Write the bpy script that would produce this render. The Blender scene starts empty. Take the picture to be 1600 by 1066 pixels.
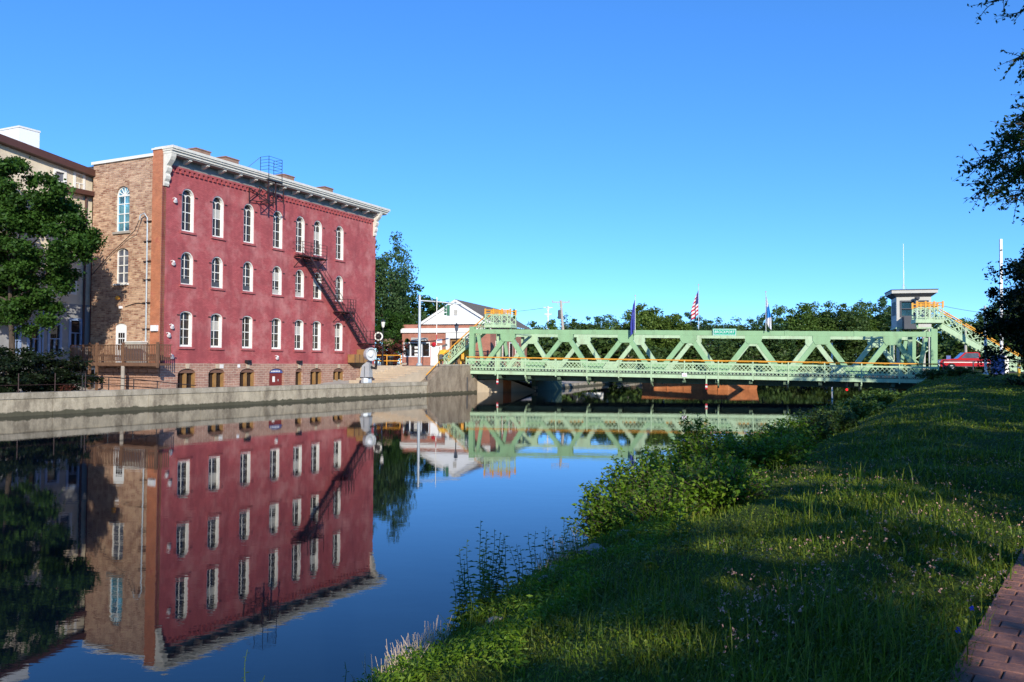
import bpy, bmesh, math, random
import numpy as np
from mathutils import Vector, Matrix
from mathutils.geometry import tessellate_polygon
S = bpy.context.scene
COL = S.collection
R = math.radians
# ------------------------------------------------------------------ camera
F = 1291.0; H = 2.75; PITCH = math.atan(36/1291.0); ROLL = R(0.3)
fw = Vector((0, math.cos(PITCH), math.sin(PITCH))); up0 = Vector((0, -math.sin(PITCH), math.cos(PITCH))); rt0 = Vector((1, 0, 0))
rt = rt0*math.cos(ROLL)+up0*math.sin(ROLL); upv = up0*math.cos(ROLL)-rt0*math.sin(ROLL)
cd = bpy.data.cameras.new('camera'); cam = bpy.data.objects.new('camera', cd); COL.objects.link(cam)
cd.sensor_width = 36; cd.lens = F/1600*36; cd.clip_end = 4000; cd.clip_start = 0.05
m = Matrix.Identity(4)
for i in range(3):
    m[i][0] = rt[i]; m[i][1] = upv[i]; m[i][2] = -fw[i]
m[2][3] = H
cam.matrix_world = m; S.camera = cam
# ------------------------------------------------------------------ sky, sun, exposure
SUN = Vector((0.25, -1.0, 0)).normalized()*math.cos(R(23)); SUN.z = math.sin(R(23))
W = bpy.data.worlds.new('World'); S.world = W; W.use_nodes = True
wn = W.node_tree.nodes; wl = W.node_tree.links; bgn = wn['Background']
sky = wn.new('ShaderNodeTexSky'); sky.sky_type = 'NISHITA'; sky.sun_disc = False
sky.sun_elevation = R(23); sky.sun_rotation = math.atan2(SUN.x, SUN.y); sky.air_density = 0.7; sky.dust_density = 0.0; sky.ozone_density = 6.0
hs = wn.new('ShaderNodeHueSaturation'); hs.inputs['Saturation'].default_value = 1.1; hs.inputs['Hue'].default_value = 0.5
wl.new(sky.outputs[0], hs.inputs['Color']); sm = wn.new('ShaderNodeMix'); sm.data_type = 'RGBA'; sm.blend_type = 'MULTIPLY'; sm.inputs['Factor'].default_value = 1.0; sm.inputs['B'].default_value = (1.04, 1.04, 1.32, 1)
wl.new(hs.outputs[0], sm.inputs['A']); gm_ = wn.new('ShaderNodeGamma'); gm_.inputs[1].default_value = 0.8; wl.new(sm.outputs['Result'], gm_.inputs[0])
sm2 = wn.new('ShaderNodeMix'); sm2.data_type = 'RGBA'; sm2.blend_type = 'MULTIPLY'; sm2.inputs['Factor'].default_value = 1.0; sm2.inputs['B'].default_value = (1.06, 1.48, 1.6, 1)
wl.new(gm_.outputs[0], sm2.inputs['A']); wl.new(sm2.outputs['Result'], bgn.inputs[0]); bgn.inputs[1].default_value = 0.15
sd = bpy.data.lights.new('sun', 'SUN'); so = bpy.data.objects.new('sun', sd); COL.objects.link(so)
sd.energy = 4.6; sd.angle = R(0.5); sd.color = (1.0, 0.93, 0.80); so.rotation_euler = SUN.to_track_quat('Z', 'Y').to_euler()
S.view_settings.view_transform = 'Standard'; S.view_settings.look = 'None'; S.view_settings.exposure = 0.2; S.view_settings.gamma = 1.0
# ------------------------------------------------------------------ pixel to place
def ray(px, py):
    x = (px-800)/F; y = -(py-533)/F
    return rt*x+upv*y+fw
C0 = Vector((0, 0, H))
def onz(px, py, z=0.0):
    d = ray(px, py); return C0+d*((z-H)/d.z)
def atD(px, py, D):
    d = ray(px, py); return C0+d*(D/d.y)
def px_of(p):
    q = Vector(p)-C0; f = q.dot(fw); return 800+F*q.dot(rt)/f, 533-F*q.dot(upv)/f
# ------------------------------------------------------------------ materials
MATS = {}
def nodes_of(mt): return mt.node_tree.nodes, mt.node_tree.links
def coords(N, L, swz=None):
    tc = N.new('ShaderNodeTexCoord')
    if not swz: return tc.outputs['Object']
    sp = N.new('ShaderNodeSeparateXYZ'); cb = N.new('ShaderNodeCombineXYZ'); L.new(tc.outputs['Object'], sp.inputs[0])
    for i, c in enumerate(swz):
        if c != '0': L.new(sp.outputs['XYZ'.index(c)], cb.inputs[i])
    return cb.outputs[0]
def noise(N, L, vec, scale, detail=4, rough=0.6, stretch=None):
    if stretch:
        mp = N.new('ShaderNodeMapping'); mp.inputs['Scale'].default_value = stretch; L.new(vec, mp.inputs[0]); vec = mp.outputs[0]
    n = N.new('ShaderNodeTexNoise'); n.inputs['Scale'].default_value = scale; n.inputs['Detail'].default_value = detail; n.inputs['Roughness'].default_value = rough
    L.new(vec, n.inputs['Vector']); return n.outputs['Fac']
def ramp(N, L, fac, stops):
    r = N.new('ShaderNodeValToRGB'); e = r.color_ramp.elements
    while len(e) < len(stops): e.new(0.5)
    for k, (p, c) in enumerate(stops):
        e[k].position = p; e[k].color = (*c, 1) if not isinstance(c, (int, float)) else (c, c, c, 1)
    L.new(fac, r.inputs[0]); return r.outputs[0]
def mixc(N, L, fac, a, b, mode='MIX'):
    mx = N.new('ShaderNodeMix'); mx.data_type = 'RGBA'; mx.blend_type = mode
    for s, v in ((mx.inputs['Factor'], fac), (mx.inputs['A'], a), (mx.inputs['B'], b)):
        if isinstance(v, (int, float)): s.default_value = v
        elif isinstance(v, tuple): s.default_value = (*v, 1)
        else: L.new(v, s)
    return mx.outputs['Result']
def new_mat(name):
    mt = bpy.data.materials.new(name); mt.use_nodes = True; MATS[name] = mt
    N, L = nodes_of(mt); return mt, N, L, N['Principled BSDF']
def bump(N, L, b, h, strength=0.3, dist=0.02):
    bp = N.new('ShaderNodeBump'); bp.inputs['Strength'].default_value = strength; bp.inputs['Distance'].default_value = dist
    L.new(h, bp.inputs['Height']); L.new(bp.outputs[0], b.inputs['Normal'])
def plain(name, col, rough=0.6, var=0.18, vs=1.5, bmp=0.15, bs=25, metal=0.0, grime=0.0, grime_col=(0.08, 0.06, 0.04), gs=0.6, spec=0.4):
    mt, N, L, b = new_mat(name); v = coords(N, L)
    f = noise(N, L, v, vs, 6, 0.65)
    c = ramp(N, L, f, [(0.25, tuple(x*(1-var) for x in col)), (0.75, tuple(min(1, x*(1+var)) for x in col))])
    if grime:
        g = ramp(N, L, noise(N, L, v, gs, 8, 0.75, (1, 1, 0.35)), [(0.5, 0.0), (0.72, 1.0)])
        gm = N.new('ShaderNodeMath'); gm.operation = 'MULTIPLY'; gm.inputs[1].default_value = grime; L.new(g, gm.inputs[0])
        c = mixc(N, L, gm.outputs[0], c, grime_col)
    L.new(c, b.inputs['Base Color']); b.inputs['Roughness'].default_value = rough; b.inputs['Metallic'].default_value = metal
    b.inputs['Specular IOR Level'].default_value = spec
    if bmp: bump(N, L, b, noise(N, L, v, bs, 5, 0.6), bmp, 0.02)
    return mt
def bricky(name, swz, c1, c2, mortar, bw=0.22, bh=0.075, ms=0.012, rough=0.85, patch=None, patch_amt=(0.55, 0.7), pscale=0.8, chips=None, bstr=0.4, warp=0.0, extra=None):
    mt, N, L, b = new_mat(name); v = coords(N, L, swz); v3 = coords(N, L)
    if warp:
        nz = N.new('ShaderNodeTexNoise'); nz.inputs['Scale'].default_value = 3.0; L.new(v3, nz.inputs['Vector'])
        mm = N.new('ShaderNodeVectorMath'); mm.operation = 'MULTIPLY_ADD'; L.new(nz.outputs['Color'], mm.inputs[0]); mm.inputs[1].default_value = (warp, warp, 0); L.new(v, mm.inputs[2]); v = mm.outputs[0]
    t = N.new('ShaderNodeTexBrick'); L.new(v, t.inputs['Vector']); t.inputs['Scale'].default_value = 1.0
    t.inputs['Color1'].default_value = (*c1, 1); t.inputs['Color2'].default_value = (*c2, 1); t.inputs['Mortar'].default_value = (*mortar, 1)
    t.inputs['Brick Width'].default_value = bw; t.inputs['Row Height'].default_value = bh; t.inputs['Mortar Size'].default_value = ms; t.inputs['Mortar Smooth'].default_value = 0.4; t.inputs['Bias'].default_value = 0.0
    c = t.outputs['Color']
    f = noise(N, L, v3, 1.3, 7, 0.7); c = mixc(N, L, 0.55, c, ramp(N, L, f, [(0.3, 0.32), (0.7, 0.72)]), 'OVERLAY')
    if patch:
        pf = ramp(N, L, noise(N, L, v3, pscale, 9, 0.68), [(patch_amt[0], 0.0), (patch_amt[1], 1.0)]); c = mixc(N, L, pf, c, patch)
    if extra:
        pf = ramp(N, L, noise(N, L, v3, extra[1], 6, 0.7, extra[4] if len(extra) > 4 else None), [(extra[2], 0.0), (extra[3], 1.0)]); c = mixc(N, L, pf, c, extra[0])
    if chips:
        cf = ramp(N, L, noise(N, L, v3, 5.0, 8, 0.75), [(chips[1], 0.0), (chips[1]+0.03, 1.0)]); c = mixc(N, L, cf, c, chips[0])
    L.new(c, b.inputs['Base Color']); b.inputs['Roughness'].default_value = rough
    h = mixc(N, L, 0.4, t.outputs['Fac'], noise(N, L, v3, 18, 5, 0.7)); inv = N.new('ShaderNodeInvert'); L.new(h, inv.inputs['Color'])
    bump(N, L, b, inv.outputs[0], bstr, 0.02); return mt
bricky('red_facade', 'XZ0', (0.48, 0.108, 0.106), (0.38, 0.078, 0.08), (0.33, 0.066, 0.07), patch=(0.60, 0.26, 0.235), patch_amt=(0.48, 0.75), pscale=0.5, chips=((0.66, 0.46, 0.42), 0.705), bstr=0.5, extra=((0.27, 0.054, 0.06), 0.6, 0.5, 0.7, (1, 1, 0.22)))
bricky('gable_stone', 'YZ0', (0.62, 0.40, 0.26), (0.26, 0.11, 0.065), (0.46, 0.33, 0.23), bw=0.42, bh=0.125, ms=0.022, patch=(0.60, 0.42, 0.26), patch_amt=(0.52, 0.68), pscale=2.6, chips=((0.16, 0.06, 0.04), 0.6), bstr=1.0, warp=0.16)
bricky('orange_brick', 'YZ0', (0.50, 0.17, 0.075), (0.42, 0.13, 0.06), (0.42, 0.2, 0.12), patch=(0.4, 0.1, 0.07), patch_amt=(0.6, 0.7), chips=((0.6, 0.45, 0.36), 0.74))
bricky('basement_facade', 'XZ0', (0.42, 0.235, 0.165), (0.30, 0.155, 0.115), (0.46, 0.33, 0.25), bw=0.46, bh=0.17, ms=0.028, patch=(0.30, 0.14, 0.10), patch_amt=(0.52, 0.75), pscale=2.0, chips=((0.5, 0.38, 0.3), 0.7), bstr=0.9, warp=0.12)
bricky('shop_brick', 'XZ0', (0.44, 0.16, 0.10), (0.37, 0.13, 0.085), (0.38, 0.22, 0.16), bw=0.24, bh=0.08)
bricky('chimney_brick', 'XZ0', (0.32, 0.17, 0.11), (0.24, 0.12, 0.08), (0.3, 0.22, 0.16))
plain('stone_block', (0.40, 0.235, 0.165), 0.9, 0.35, 2.2, 0.8, 9, grime=0.35, gs=1.4)
plain('mortar', (0.34, 0.24, 0.18), 0.95, 0.2)
plain('cream', (0.70, 0.60, 0.44), 0.85, 0.14, 0.8, 0.3, 8, grime=0.5, grime_col=(0.26, 0.12, 0.07), gs=0.5)
plain('white', (0.80, 0.78, 0.72), 0.5, 0.06, 2, 0.08, grime=0.12)
plain('pure_white', (0.82, 0.83, 0.84), 0.6, 0.04, 1, 0.05)
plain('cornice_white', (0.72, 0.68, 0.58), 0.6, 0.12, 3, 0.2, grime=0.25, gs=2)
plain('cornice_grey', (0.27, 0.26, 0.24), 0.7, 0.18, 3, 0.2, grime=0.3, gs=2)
plain('brown_trim', (0.085, 0.035, 0.025), 0.5)
plain('deck_wood', (0.16, 0.085, 0.05), 0.8, 0.3, 4, 0.3)
plain('amber_wood', (0.30, 0.165, 0.06), 0.6, 0.3, 2)
plain('brown_board', (0.17, 0.09, 0.06), 0.7, 0.2)
plain('door_red', (0.20, 0.03, 0.025), 0.45)
plain('iron', (0.045, 0.022, 0.02), 0.55, 0.25, 4)
plain('black_metal', (0.018, 0.018, 0.02), 0.45)
plain('blue_trim', (0.25, 0.34, 0.52), 0.6)
plain('shade_wall', (0.30, 0.30, 0.30), 0.85, 0.15, 1, 0.3, 8, grime=0.3)  # tree shade over the cream ground floor put into this grey
plain('grey_metal', (0.36, 0.37, 0.38), 0.5, 0.12, 3, 0.1)
plain('galv', (0.55, 0.60, 0.62), 0.45, 0.08, 3, 0.1, metal=0.3)
plain('dish_white', (0.52, 0.54, 0.55), 0.4, 0.05)
plain('bridge_green', (0.27, 0.46, 0.24), 0.5, 0.08, 1.2, 0.1, grime=0.5, grime_col=(0.17, 0.22, 0.12), gs=1.6)
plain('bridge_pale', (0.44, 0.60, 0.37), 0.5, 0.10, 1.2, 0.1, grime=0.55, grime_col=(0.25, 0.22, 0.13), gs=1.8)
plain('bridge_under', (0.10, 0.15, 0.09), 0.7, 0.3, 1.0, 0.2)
plain('orange', (0.80, 0.36, 0.035), 0.5, 0.12, 2)
plain('yellow', (0.82, 0.47, 0.04), 0.5, 0.08)
plain('rust', (0.40, 0.135, 0.045), 0.9, 0.4, 1.0, 0.4, 8, grime=0.5, grime_col=(0.55, 0.25, 0.1), gs=0.9)
plain('tan_concrete', (0.52, 0.42, 0.30), 0.9, 0.12, 1.0, 0.4, 12, grime=0.3, grime_col=(0.3, 0.22, 0.15))
plain('asphalt', (0.055, 0.055, 0.058), 0.95, 0.3, 6, 0.4, 40)
plain('pavement', (0.36, 0.32, 0.27), 0.95, 0.15, 1.5, 0.3, 20)
plain('shingle', (0.17, 0.135, 0.10), 0.9, 0.25, 5, 0.4, 14)
plain('tower_wall', (0.52, 0.50, 0.44), 0.6, 0.08)
plain('dark_grey', (0.07, 0.075, 0.085), 0.6)
plain('sign_green', (0.01, 0.40, 0.24), 0.45, 0.05)
plain('sign_blue', (0.09, 0.12, 0.32), 0.5)
plain('red_paint', (0.50, 0.012, 0.02), 0.25, 0.05, spec=0.6)
plain('signal_green', (0.02, 0.13, 0.07), 0.5)
plain('tyre', (0.012, 0.012, 0.013), 0.8)
plain('flag_blue', (0.045, 0.06, 0.33), 0.8, 0.2, 6)
plain('flag_navy', (0.035, 0.04, 0.16), 0.8)
plain('flag_red', (0.48, 0.03, 0.05), 0.8)
plain('flag_white', (0.72, 0.72, 0.74), 0.8)
plain('flag_sky', (0.03, 0.25, 0.62), 0.8)
plain('soil', (0.075, 0.055, 0.035), 0.95, 0.35, 3, 0.6, 12)
plain('rock', (0.27, 0.25, 0.23), 0.9, 0.3, 4, 0.7, 9)
plain('wood_pole', (0.46, 0.41, 0.34), 0.85, 0.15, 4)
plain('bark', (0.075, 0.055, 0.04), 0.95, 0.3, 6, 0.7, 14)
plain('bark_pale', (0.30, 0.26, 0.20), 0.95, 0.25, 6, 0.5, 14)
plain('dead_stalk', (0.55, 0.43, 0.32), 0.85, 0.3, 9)
plain('paver', (0.30, 0.14, 0.105), 0.9, 0.35, 5, 0.5, 30, grime=0.4, gs=3)
plain('pink_flower', (0.52, 0.30, 0.24), 0.8, 0.3, 9)
plain('blue_flower', (0.05, 0.07, 0.55), 0.7)
plain('plastic_grey', (0.45, 0.43, 0.38), 0.6)
def glassy(name, col, rough=0.04, ior=1.5, metal=0.0):
    mt, N, L, b = new_mat(name); v = coords(N, L)
    L.new(ramp(N, L, noise(N, L, v, 1.1, 3), [(0.3, tuple(c*0.5 for c in col)), (0.7, col)]), b.inputs['Base Color'])
    b.inputs['Roughness'].default_value = rough; b.inputs['IOR'].default_value = ior; b.inputs['Metallic'].default_value = metal
    bump(N, L, b, noise(N, L, v, 1.5, 2), 0.06, 0.02)
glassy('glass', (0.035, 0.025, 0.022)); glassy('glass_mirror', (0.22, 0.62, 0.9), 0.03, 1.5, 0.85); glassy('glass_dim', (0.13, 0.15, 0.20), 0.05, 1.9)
def leafmat(name, c1, c2, c3=None, trans=0.3, rough=0.5):
    mt, N, L, b = new_mat(name); g = N.new('ShaderNodeNewGeometry')
    c = ramp(N, L, g.outputs['Random Per Island'], [(0.0, c1), (0.6, c2), (1.0, c3 or c2)])
    c = mixc(N, L, 0.6, c, ramp(N, L, noise(N, L, coords(N, L), 0.9, 3), [(0.3, 0.3), (0.7, 0.72)]), 'OVERLAY')
    L.new(c, b.inputs['Base Color']); b.inputs['Roughness'].default_value = rough; b.inputs['Specular IOR Level'].default_value = 0.25
    tr = N.new('ShaderNodeBsdfTranslucent'); L.new(mixc(N, L, 1.0, c, (1.0, 1.15, 0.5), 'MULTIPLY'), tr.inputs[0])
    ms = N.new('ShaderNodeMixShader'); ms.inputs[0].default_value = trans
    L.new(b.outputs[0], ms.inputs[1]); L.new(tr.outputs[0], ms.inputs[2]); L.new(ms.outputs[0], N['Material Output'].inputs['Surface'])
leafmat('leaf_maple', (0.025, 0.06, 0.010), (0.045, 0.105, 0.016), (0.07, 0.15, 0.025))
leafmat('leaf_mid', (0.065, 0.12, 0.022), (0.105, 0.175, 0.033), (0.14, 0.21, 0.045))
leafmat('leaf_dark', (0.045, 0.08, 0.02), (0.075, 0.125, 0.03), (0.10, 0.155, 0.04))
leafmat('leaf_bright', (0.085, 0.14, 0.022), (0.12, 0.18, 0.03), (0.15, 0.21, 0.04))
leafmat('leaf_blue', (0.045, 0.09, 0.035), (0.065, 0.13, 0.045), (0.09, 0.15, 0.05))
leafmat('leaf_red', (0.12, 0.03, 0.03), (0.16, 0.045, 0.035), (0.08, 0.07, 0.03))
leafmat('leaf_bank', (0.075, 0.15, 0.012), (0.14, 0.25, 0.018), (0.23, 0.33, 0.035), 0.35)
leafmat('leaf_shaded', (0.008, 0.016, 0.006), (0.012, 0.024, 0.008), (0.02, 0.035, 0.01))  # near-black greens: the shade of neighbouring trees painted into the leaf colour
leafmat('leaf_near', (0.03, 0.065, 0.014), (0.045, 0.09, 0.02), (0.06, 0.11, 0.02))
leafmat('grass', (0.055, 0.105, 0.008), (0.115, 0.18, 0.013), (0.22, 0.235, 0.035), 0.3)
def concrete(name, col, dark):
    mt, N, L, b = new_mat(name); v = coords(N, L)
    c = ramp(N, L, noise(N, L, v, 1.2, 7, 0.7), [(0.3, tuple(x*0.8 for x in col)), (0.7, tuple(x*1.15 for x in col))])
    st = ramp(N, L, noise(N, L, v, 1.0, 8, 0.75, (1.3, 1.3, 0.5)), [(0.43, 0.0), (0.62, 0.85)]); c = mixc(N, L, st, c, dark)
    sp = ramp(N, L, noise(N, L, v, 9, 6, 0.8), [(0.56, 0.0), (0.7, 0.8)]); c = mixc(N, L, sp, c, tuple(x*1.35 for x in col))
    sz_ = N.new('ShaderNodeSeparateXYZ'); L.new(v, sz_.inputs[0]); ad = N.new('ShaderNodeMath'); ad.operation = 'MULTIPLY_ADD'; L.new(noise(N, L, v, 2.5, 5), ad.inputs[0]); ad.inputs[1].default_value = -0.35; L.new(sz_.outputs[2], ad.inputs[2])
    c = mixc(N, L, ramp(N, L, ad.outputs[0], [(0.0, 0.9), (0.06, 0.0)]), c, (0.05, 0.05, 0.028))
    L.new(c, b.inputs['Base Color']); b.inputs['Roughness'].default_value = 0.92; bump(N, L, b, noise(N, L, v, 14, 6, 0.7), 0.5, 0.03)
concrete('wall_concrete', (0.46, 0.40, 0.29), (0.17, 0.14, 0.10)); concrete('pier_concrete', (0.32, 0.26, 0.185), (0.15, 0.11, 0.075)); concrete('cap_concrete', (0.44, 0.39, 0.30), (0.20, 0.17, 0.12))
# water: dark, mirror-like, faint long ripples
mt, N, L, b = new_mat('water'); v = coords(N, L)
b.inputs['Base Color'].default_value = (0.002, 0.005, 0.010, 1); b.inputs['Roughness'].default_value = 0.012; b.inputs['IOR'].default_value = 1.33; b.inputs['Specular IOR Level'].default_value = 0.5
a1 = noise(N, L, v, 0.9, 4, 0.6, (0.8, 1.5, 1)); a2 = noise(N, L, v, 7.0, 3, 0.6, (0.6, 1.6, 1))
bump(N, L, b, mixc(N, L, 0.12, a1, a2), 0.07, 0.02)
mt, N, L, b = new_mat('red_lamp'); b.inputs['Base Color'].default_value = (0.6, 0, 0.01, 1); b.inputs['Emission Color'].default_value = (1, 0.02, 0.03, 1); b.inputs['Emission Strength'].default_value = 1.5
mt, N, L, b = new_mat('grass_ground'); v = coords(N, L)
c = ramp(N, L, noise(N, L, v, 1.6, 7, 0.7), [(0.3, (0.03, 0.05, 0.01)), (0.6, (0.065, 0.095, 0.018)), (0.8, (0.11, 0.11, 0.035))]); L.new(c, b.inputs['Base Color']); b.inputs['Roughness'].default_value = 1.0; b.inputs['Specular IOR Level'].default_value = 0.1
bump(N, L, b, noise(N, L, v, 20, 5), 0.8, 0.05)
# ------------------------------------------------------------------ mesh helpers
class MB:
    def __init__(s): s.v = []; s.f = []
    def add(s, V, Fs):
        o = len(s.v); s.v += [tuple(p) for p in V]; s.f += [tuple(i+o for i in f) for f in Fs]; return s
    def box(s, x0, x1, y0, y1, z0, z1):
        return s.add([(x0, y0, z0), (x1, y0, z0), (x1, y1, z0), (x0, y1, z0), (x0, y0, z1), (x1, y0, z1), (x1, y1, z1), (x0, y1, z1)],
                     [(3, 2, 1, 0), (4, 5, 6, 7), (0, 1, 5, 4), (1, 2, 6, 5), (2, 3, 7, 6), (3, 0, 4, 7)])
    def bar(s, a, b, w, h, upd=(0, 0, 1)):
        a = Vector(a); b = Vector(b); d = (b-a).normalized(); u = Vector(upd)
        if abs(d.dot(u)) > 0.98: u = Vector((0, 1, 0)) if abs(d.y) < 0.9 else Vector((1, 0, 0))
        sd_ = d.cross(u).normalized(); u2 = sd_.cross(d).normalized(); V = []
        for p in (a, b):
            for i, j in ((-1, -1), (1, -1), (1, 1), (-1, 1)): V.append(p+sd_*(i*w/2)+u2*(j*h/2))
        return s.add(V, [(3, 2, 1, 0), (4, 5, 6, 7), (0, 1, 5, 4), (1, 2, 6, 5), (2, 3, 7, 6), (3, 0, 4, 7)])
    def tube(s, pts, r, n=6, r1=None):
        pts = [Vector(p) for p in pts]; k = len(pts); V = []; Fs = []; prev = None
        for i, p in enumerate(pts):
            d = (pts[min(i+1, k-1)]-pts[max(i-1, 0)]).normalized()
            u = prev if prev is not None else (Vector((0, 0, 1)) if abs(d.z) < 0.9 else Vector((1, 0, 0)))
            sx = d.cross(u).normalized(); u = sx.cross(d).normalized(); prev = u
            rr = r if r1 is None else r+(r1-r)*i/(k-1)
            for j in range(n):
                a = 2*math.pi*j/n; V.append(p+sx*(rr*math.cos(a))+u*(rr*math.sin(a)))
        for i in range(k-1):
            for j in range(n): Fs.append((i*n+j, i*n+(j+1) % n, (i+1)*n+(j+1) % n, (i+1)*n+j))
        Fs += [tuple(range(n))[::-1], tuple(range((k-1)*n, k*n))]
        return s.add(V, Fs)
    def lathe(s, prof, c=(0, 0, 0), n=12, axis='Z'):
        V = []; Fs = []; k = len(prof)
        for r_, z in prof:
            for j in range(n):
                a = 2*math.pi*j/n; q = (r_*math.cos(a), r_*math.sin(a), z)
                if axis == 'X': q = (z, q[0], q[1])
                if axis == 'Y': q = (q[0], z, q[1])
                V.append((c[0]+q[0], c[1]+q[1], c[2]+q[2]))
        for i in range(k-1):
            for j in range(n): Fs.append((i*n+j, i*n+(j+1) % n, (i+1)*n+(j+1) % n, (i+1)*n+j))
        Fs += [tuple(range(n))[::-1], tuple(range((k-1)*n, k*n))]
        return s.add(V, Fs)
    def prism(s, poly, mapf, d0, d1):
        n = len(poly); V = [mapf(a, z, d0) for a, z in poly]+[mapf(a, z, d1) for a, z in poly]
        return s.add(V, [tuple(range(n)), tuple(range(n, 2*n))[::-1]]+[(i, i+n, (i+1) % n+n, (i+1) % n) for i in range(n)])
    def mesh(s, name, smooth=False):
        me = bpy.data.meshes.new(name); me.from_pydata(s.v, [], s.f)
        bm = bmesh.new(); bm.from_mesh(me); bmesh.ops.recalc_face_normals(bm, faces=bm.faces); bm.to_mesh(me); bm.free()
        if smooth: me.shade_smooth()
        return me
def obj(name, me, mat, parent=None, smooth=False, label=None, cat=None, group=None, kind=None):
    if isinstance(me, MB): me = me.mesh(name, smooth)
    if mat and not me.materials: me.materials.append(MATS[mat])
    o = bpy.data.objects.new(name, me); COL.objects.link(o)
    if parent is not None: o.parent = parent
    tag(o, label, cat, group, kind); return o
def tag(o, label=None, cat=None, group=None, kind=None):
    for k, v in (('label', label), ('category', cat), ('group', group), ('kind', kind)):
        if v: o[k] = v
    return o
def root(name, loc, label, cat, rz=0.0, group=None, ry=0.0):
    o = bpy.data.objects.new(name, None); COL.objects.link(o); o.location = loc; o.rotation_euler = (0, ry, rz); o.empty_display_size = 0.3
    return tag(o, label, cat, group)
def child_copy(src, parent, loc=None, rot=None):
    c = src.copy(); COL.objects.link(c); c.parent = parent
    if loc is not None: c.location = loc
    if rot is not None: c.rotation_euler = rot
    return c
def copy_tree(src, parent=None, loc=None):
    c = child_copy(src, parent, loc)
    for ch in list(src.children): copy_tree(ch, c)
    return c
def np_mesh(name, V, nper, mat):
    """V: (k, nper, 3) polygons, each with its own vertices"""
    k = V.shape[0]; me = bpy.data.meshes.new(name); me.vertices.add(k*nper); me.vertices.foreach_set('co', V.astype(np.float32).ravel())
    me.loops.add(k*nper); me.loops.foreach_set('vertex_index', np.arange(k*nper, dtype=np.int32))
    me.polygons.add(k); me.polygons.foreach_set('loop_start', np.arange(0, k*nper, nper, dtype=np.int32))
    me.update(calc_edges=True); me.materials.append(MATS[mat]); return me
def leaves(rng, P, size, upbias=0.3, asp=0.6, jit=0.4):
    """diamond leaves at the points P, random tilt"""
    k = len(P); n = rng.normal(size=(k, 3)); n[:, 2] = np.abs(n[:, 2])+upbias; n /= np.linalg.norm(n, axis=1)[:, None]
    a = rng.normal(size=(k, 3)); a -= (a*n).sum(1)[:, None]*n; a /= np.linalg.norm(a, axis=1)[:, None]; b_ = np.cross(n, a)
    sz = (size*(1+jit*rng.uniform(-1, 1, k)))[:, None]
    V = np.stack([P-a*sz*0.5, P+b_*sz*asp*0.5+a*sz*0.05+n*sz*0.08, P+a*sz*0.55, P-b_*sz*asp*0.5+a*sz*0.05+n*sz*0.08], 1)
    return V
def arch(cx, w, zb, zt, rise, n=10):
    """outline, counter-clockwise from bottom left"""
    p = [(cx-w/2, zb), (cx+w/2, zb)]
    for i in range(n+1):
        t = math.pi*i/n; p.append((cx+w/2*math.cos(t), zt-rise+rise*math.sin(t)))
    return p
def cell(mb, a0, a1, z0, z1, holes, mapf, depth):
    """wall cell with openings; reveals run inward by depth"""
    outer = [(a0, z0), (a1, z0), (a1, z1), (a0, z1)]; loops = [outer]+holes
    flat = [p for l in loops for p in l]
    tr = tessellate_polygon([[Vector((x, z, 0)) for x, z in l] for l in loops])
    fs = []
    for t in tr:
        (ax, ay), (bx, by), (cx, cy) = (flat[i] for i in t)
        fs.append(tuple(t) if (bx-ax)*(cy-ay)-(by-ay)*(cx-ax) > 0 else tuple(t)[::-1])
    mb.add([mapf(x, z, 0) for x, z in flat], fs)
    for hl in holes:
        n = len(hl); mb.add([mapf(x, z, 0) for x, z in hl]+[mapf(x, z, depth) for x, z in hl], [(i, i+n, (i+1) % n+n, (i+1) % n) for i in range(n)])
def raw(mb, name):
    me = bpy.data.meshes.new(name); me.from_pydata(mb.v, [], mb.f); me.update(); return me
# ================================================================== SETTING
def hit(px, py, P, n):
    d = ray(px, py); return C0+d*((Vector(P)-C0).dot(n)/d.dot(n))
LEFT = [(-64, -29), (-40, 14.3), (-25.17, 40.8), (-20.7, 48.7), (-16.2, 56.64), (-11.7, 64.53), (-9.3, 68.8), (-7.36, 72.2), (-3.35, 79.4), (2.5, 85.0), (5.2, 93), (8.8, 103), (21.7, 136), (60, 160), (140, 185), (420, 240)]
RIGHT = [(-40, -75), (-18, -30), (-4.3, 0), (-1.08, 7.25), (-0.45, 9.15), (0.43, 10.82), (1.35, 12.9), (10.0, 27.5), (19.2, 45), (31, 67), (36.5, 77), (46, 92), (66, 112), (150, 145), (420, 200)]
obj('water', MB().add([(-500, -300, 0), (900, -300, 0), (900, 1500, 0), (-500, 1500, 0)], [(0, 1, 2, 3)]), 'water', kind='structure')
obj('canal_bed', MB().add([(-500, -300, -1.6), (900, -300, -1.6), (900, 1500, -1.6), (-500, 1500, -1.6)], [(0, 1, 2, 3)]), 'soil', kind='structure')
def lerp_table(t, x):
    if x <= t[0][0]: return t[0][1]
    for (a, b_), (c, d) in zip(t, t[1:]):
        if x <= c: return b_+(d-b_)*(x-a)/(c-a)
    return t[-1][1]
def perps(line, side):
    out = []
    for i in range(len(line)):
        a = Vector(line[max(i-1, 0)]); b_ = Vector(line[min(i+1, len(line)-1)]); d = (b_-a).normalized()
        out.append(Vector((-d.y, d.x)) if side < 0 else Vector((d.y, -d.x)))
    return out
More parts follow.
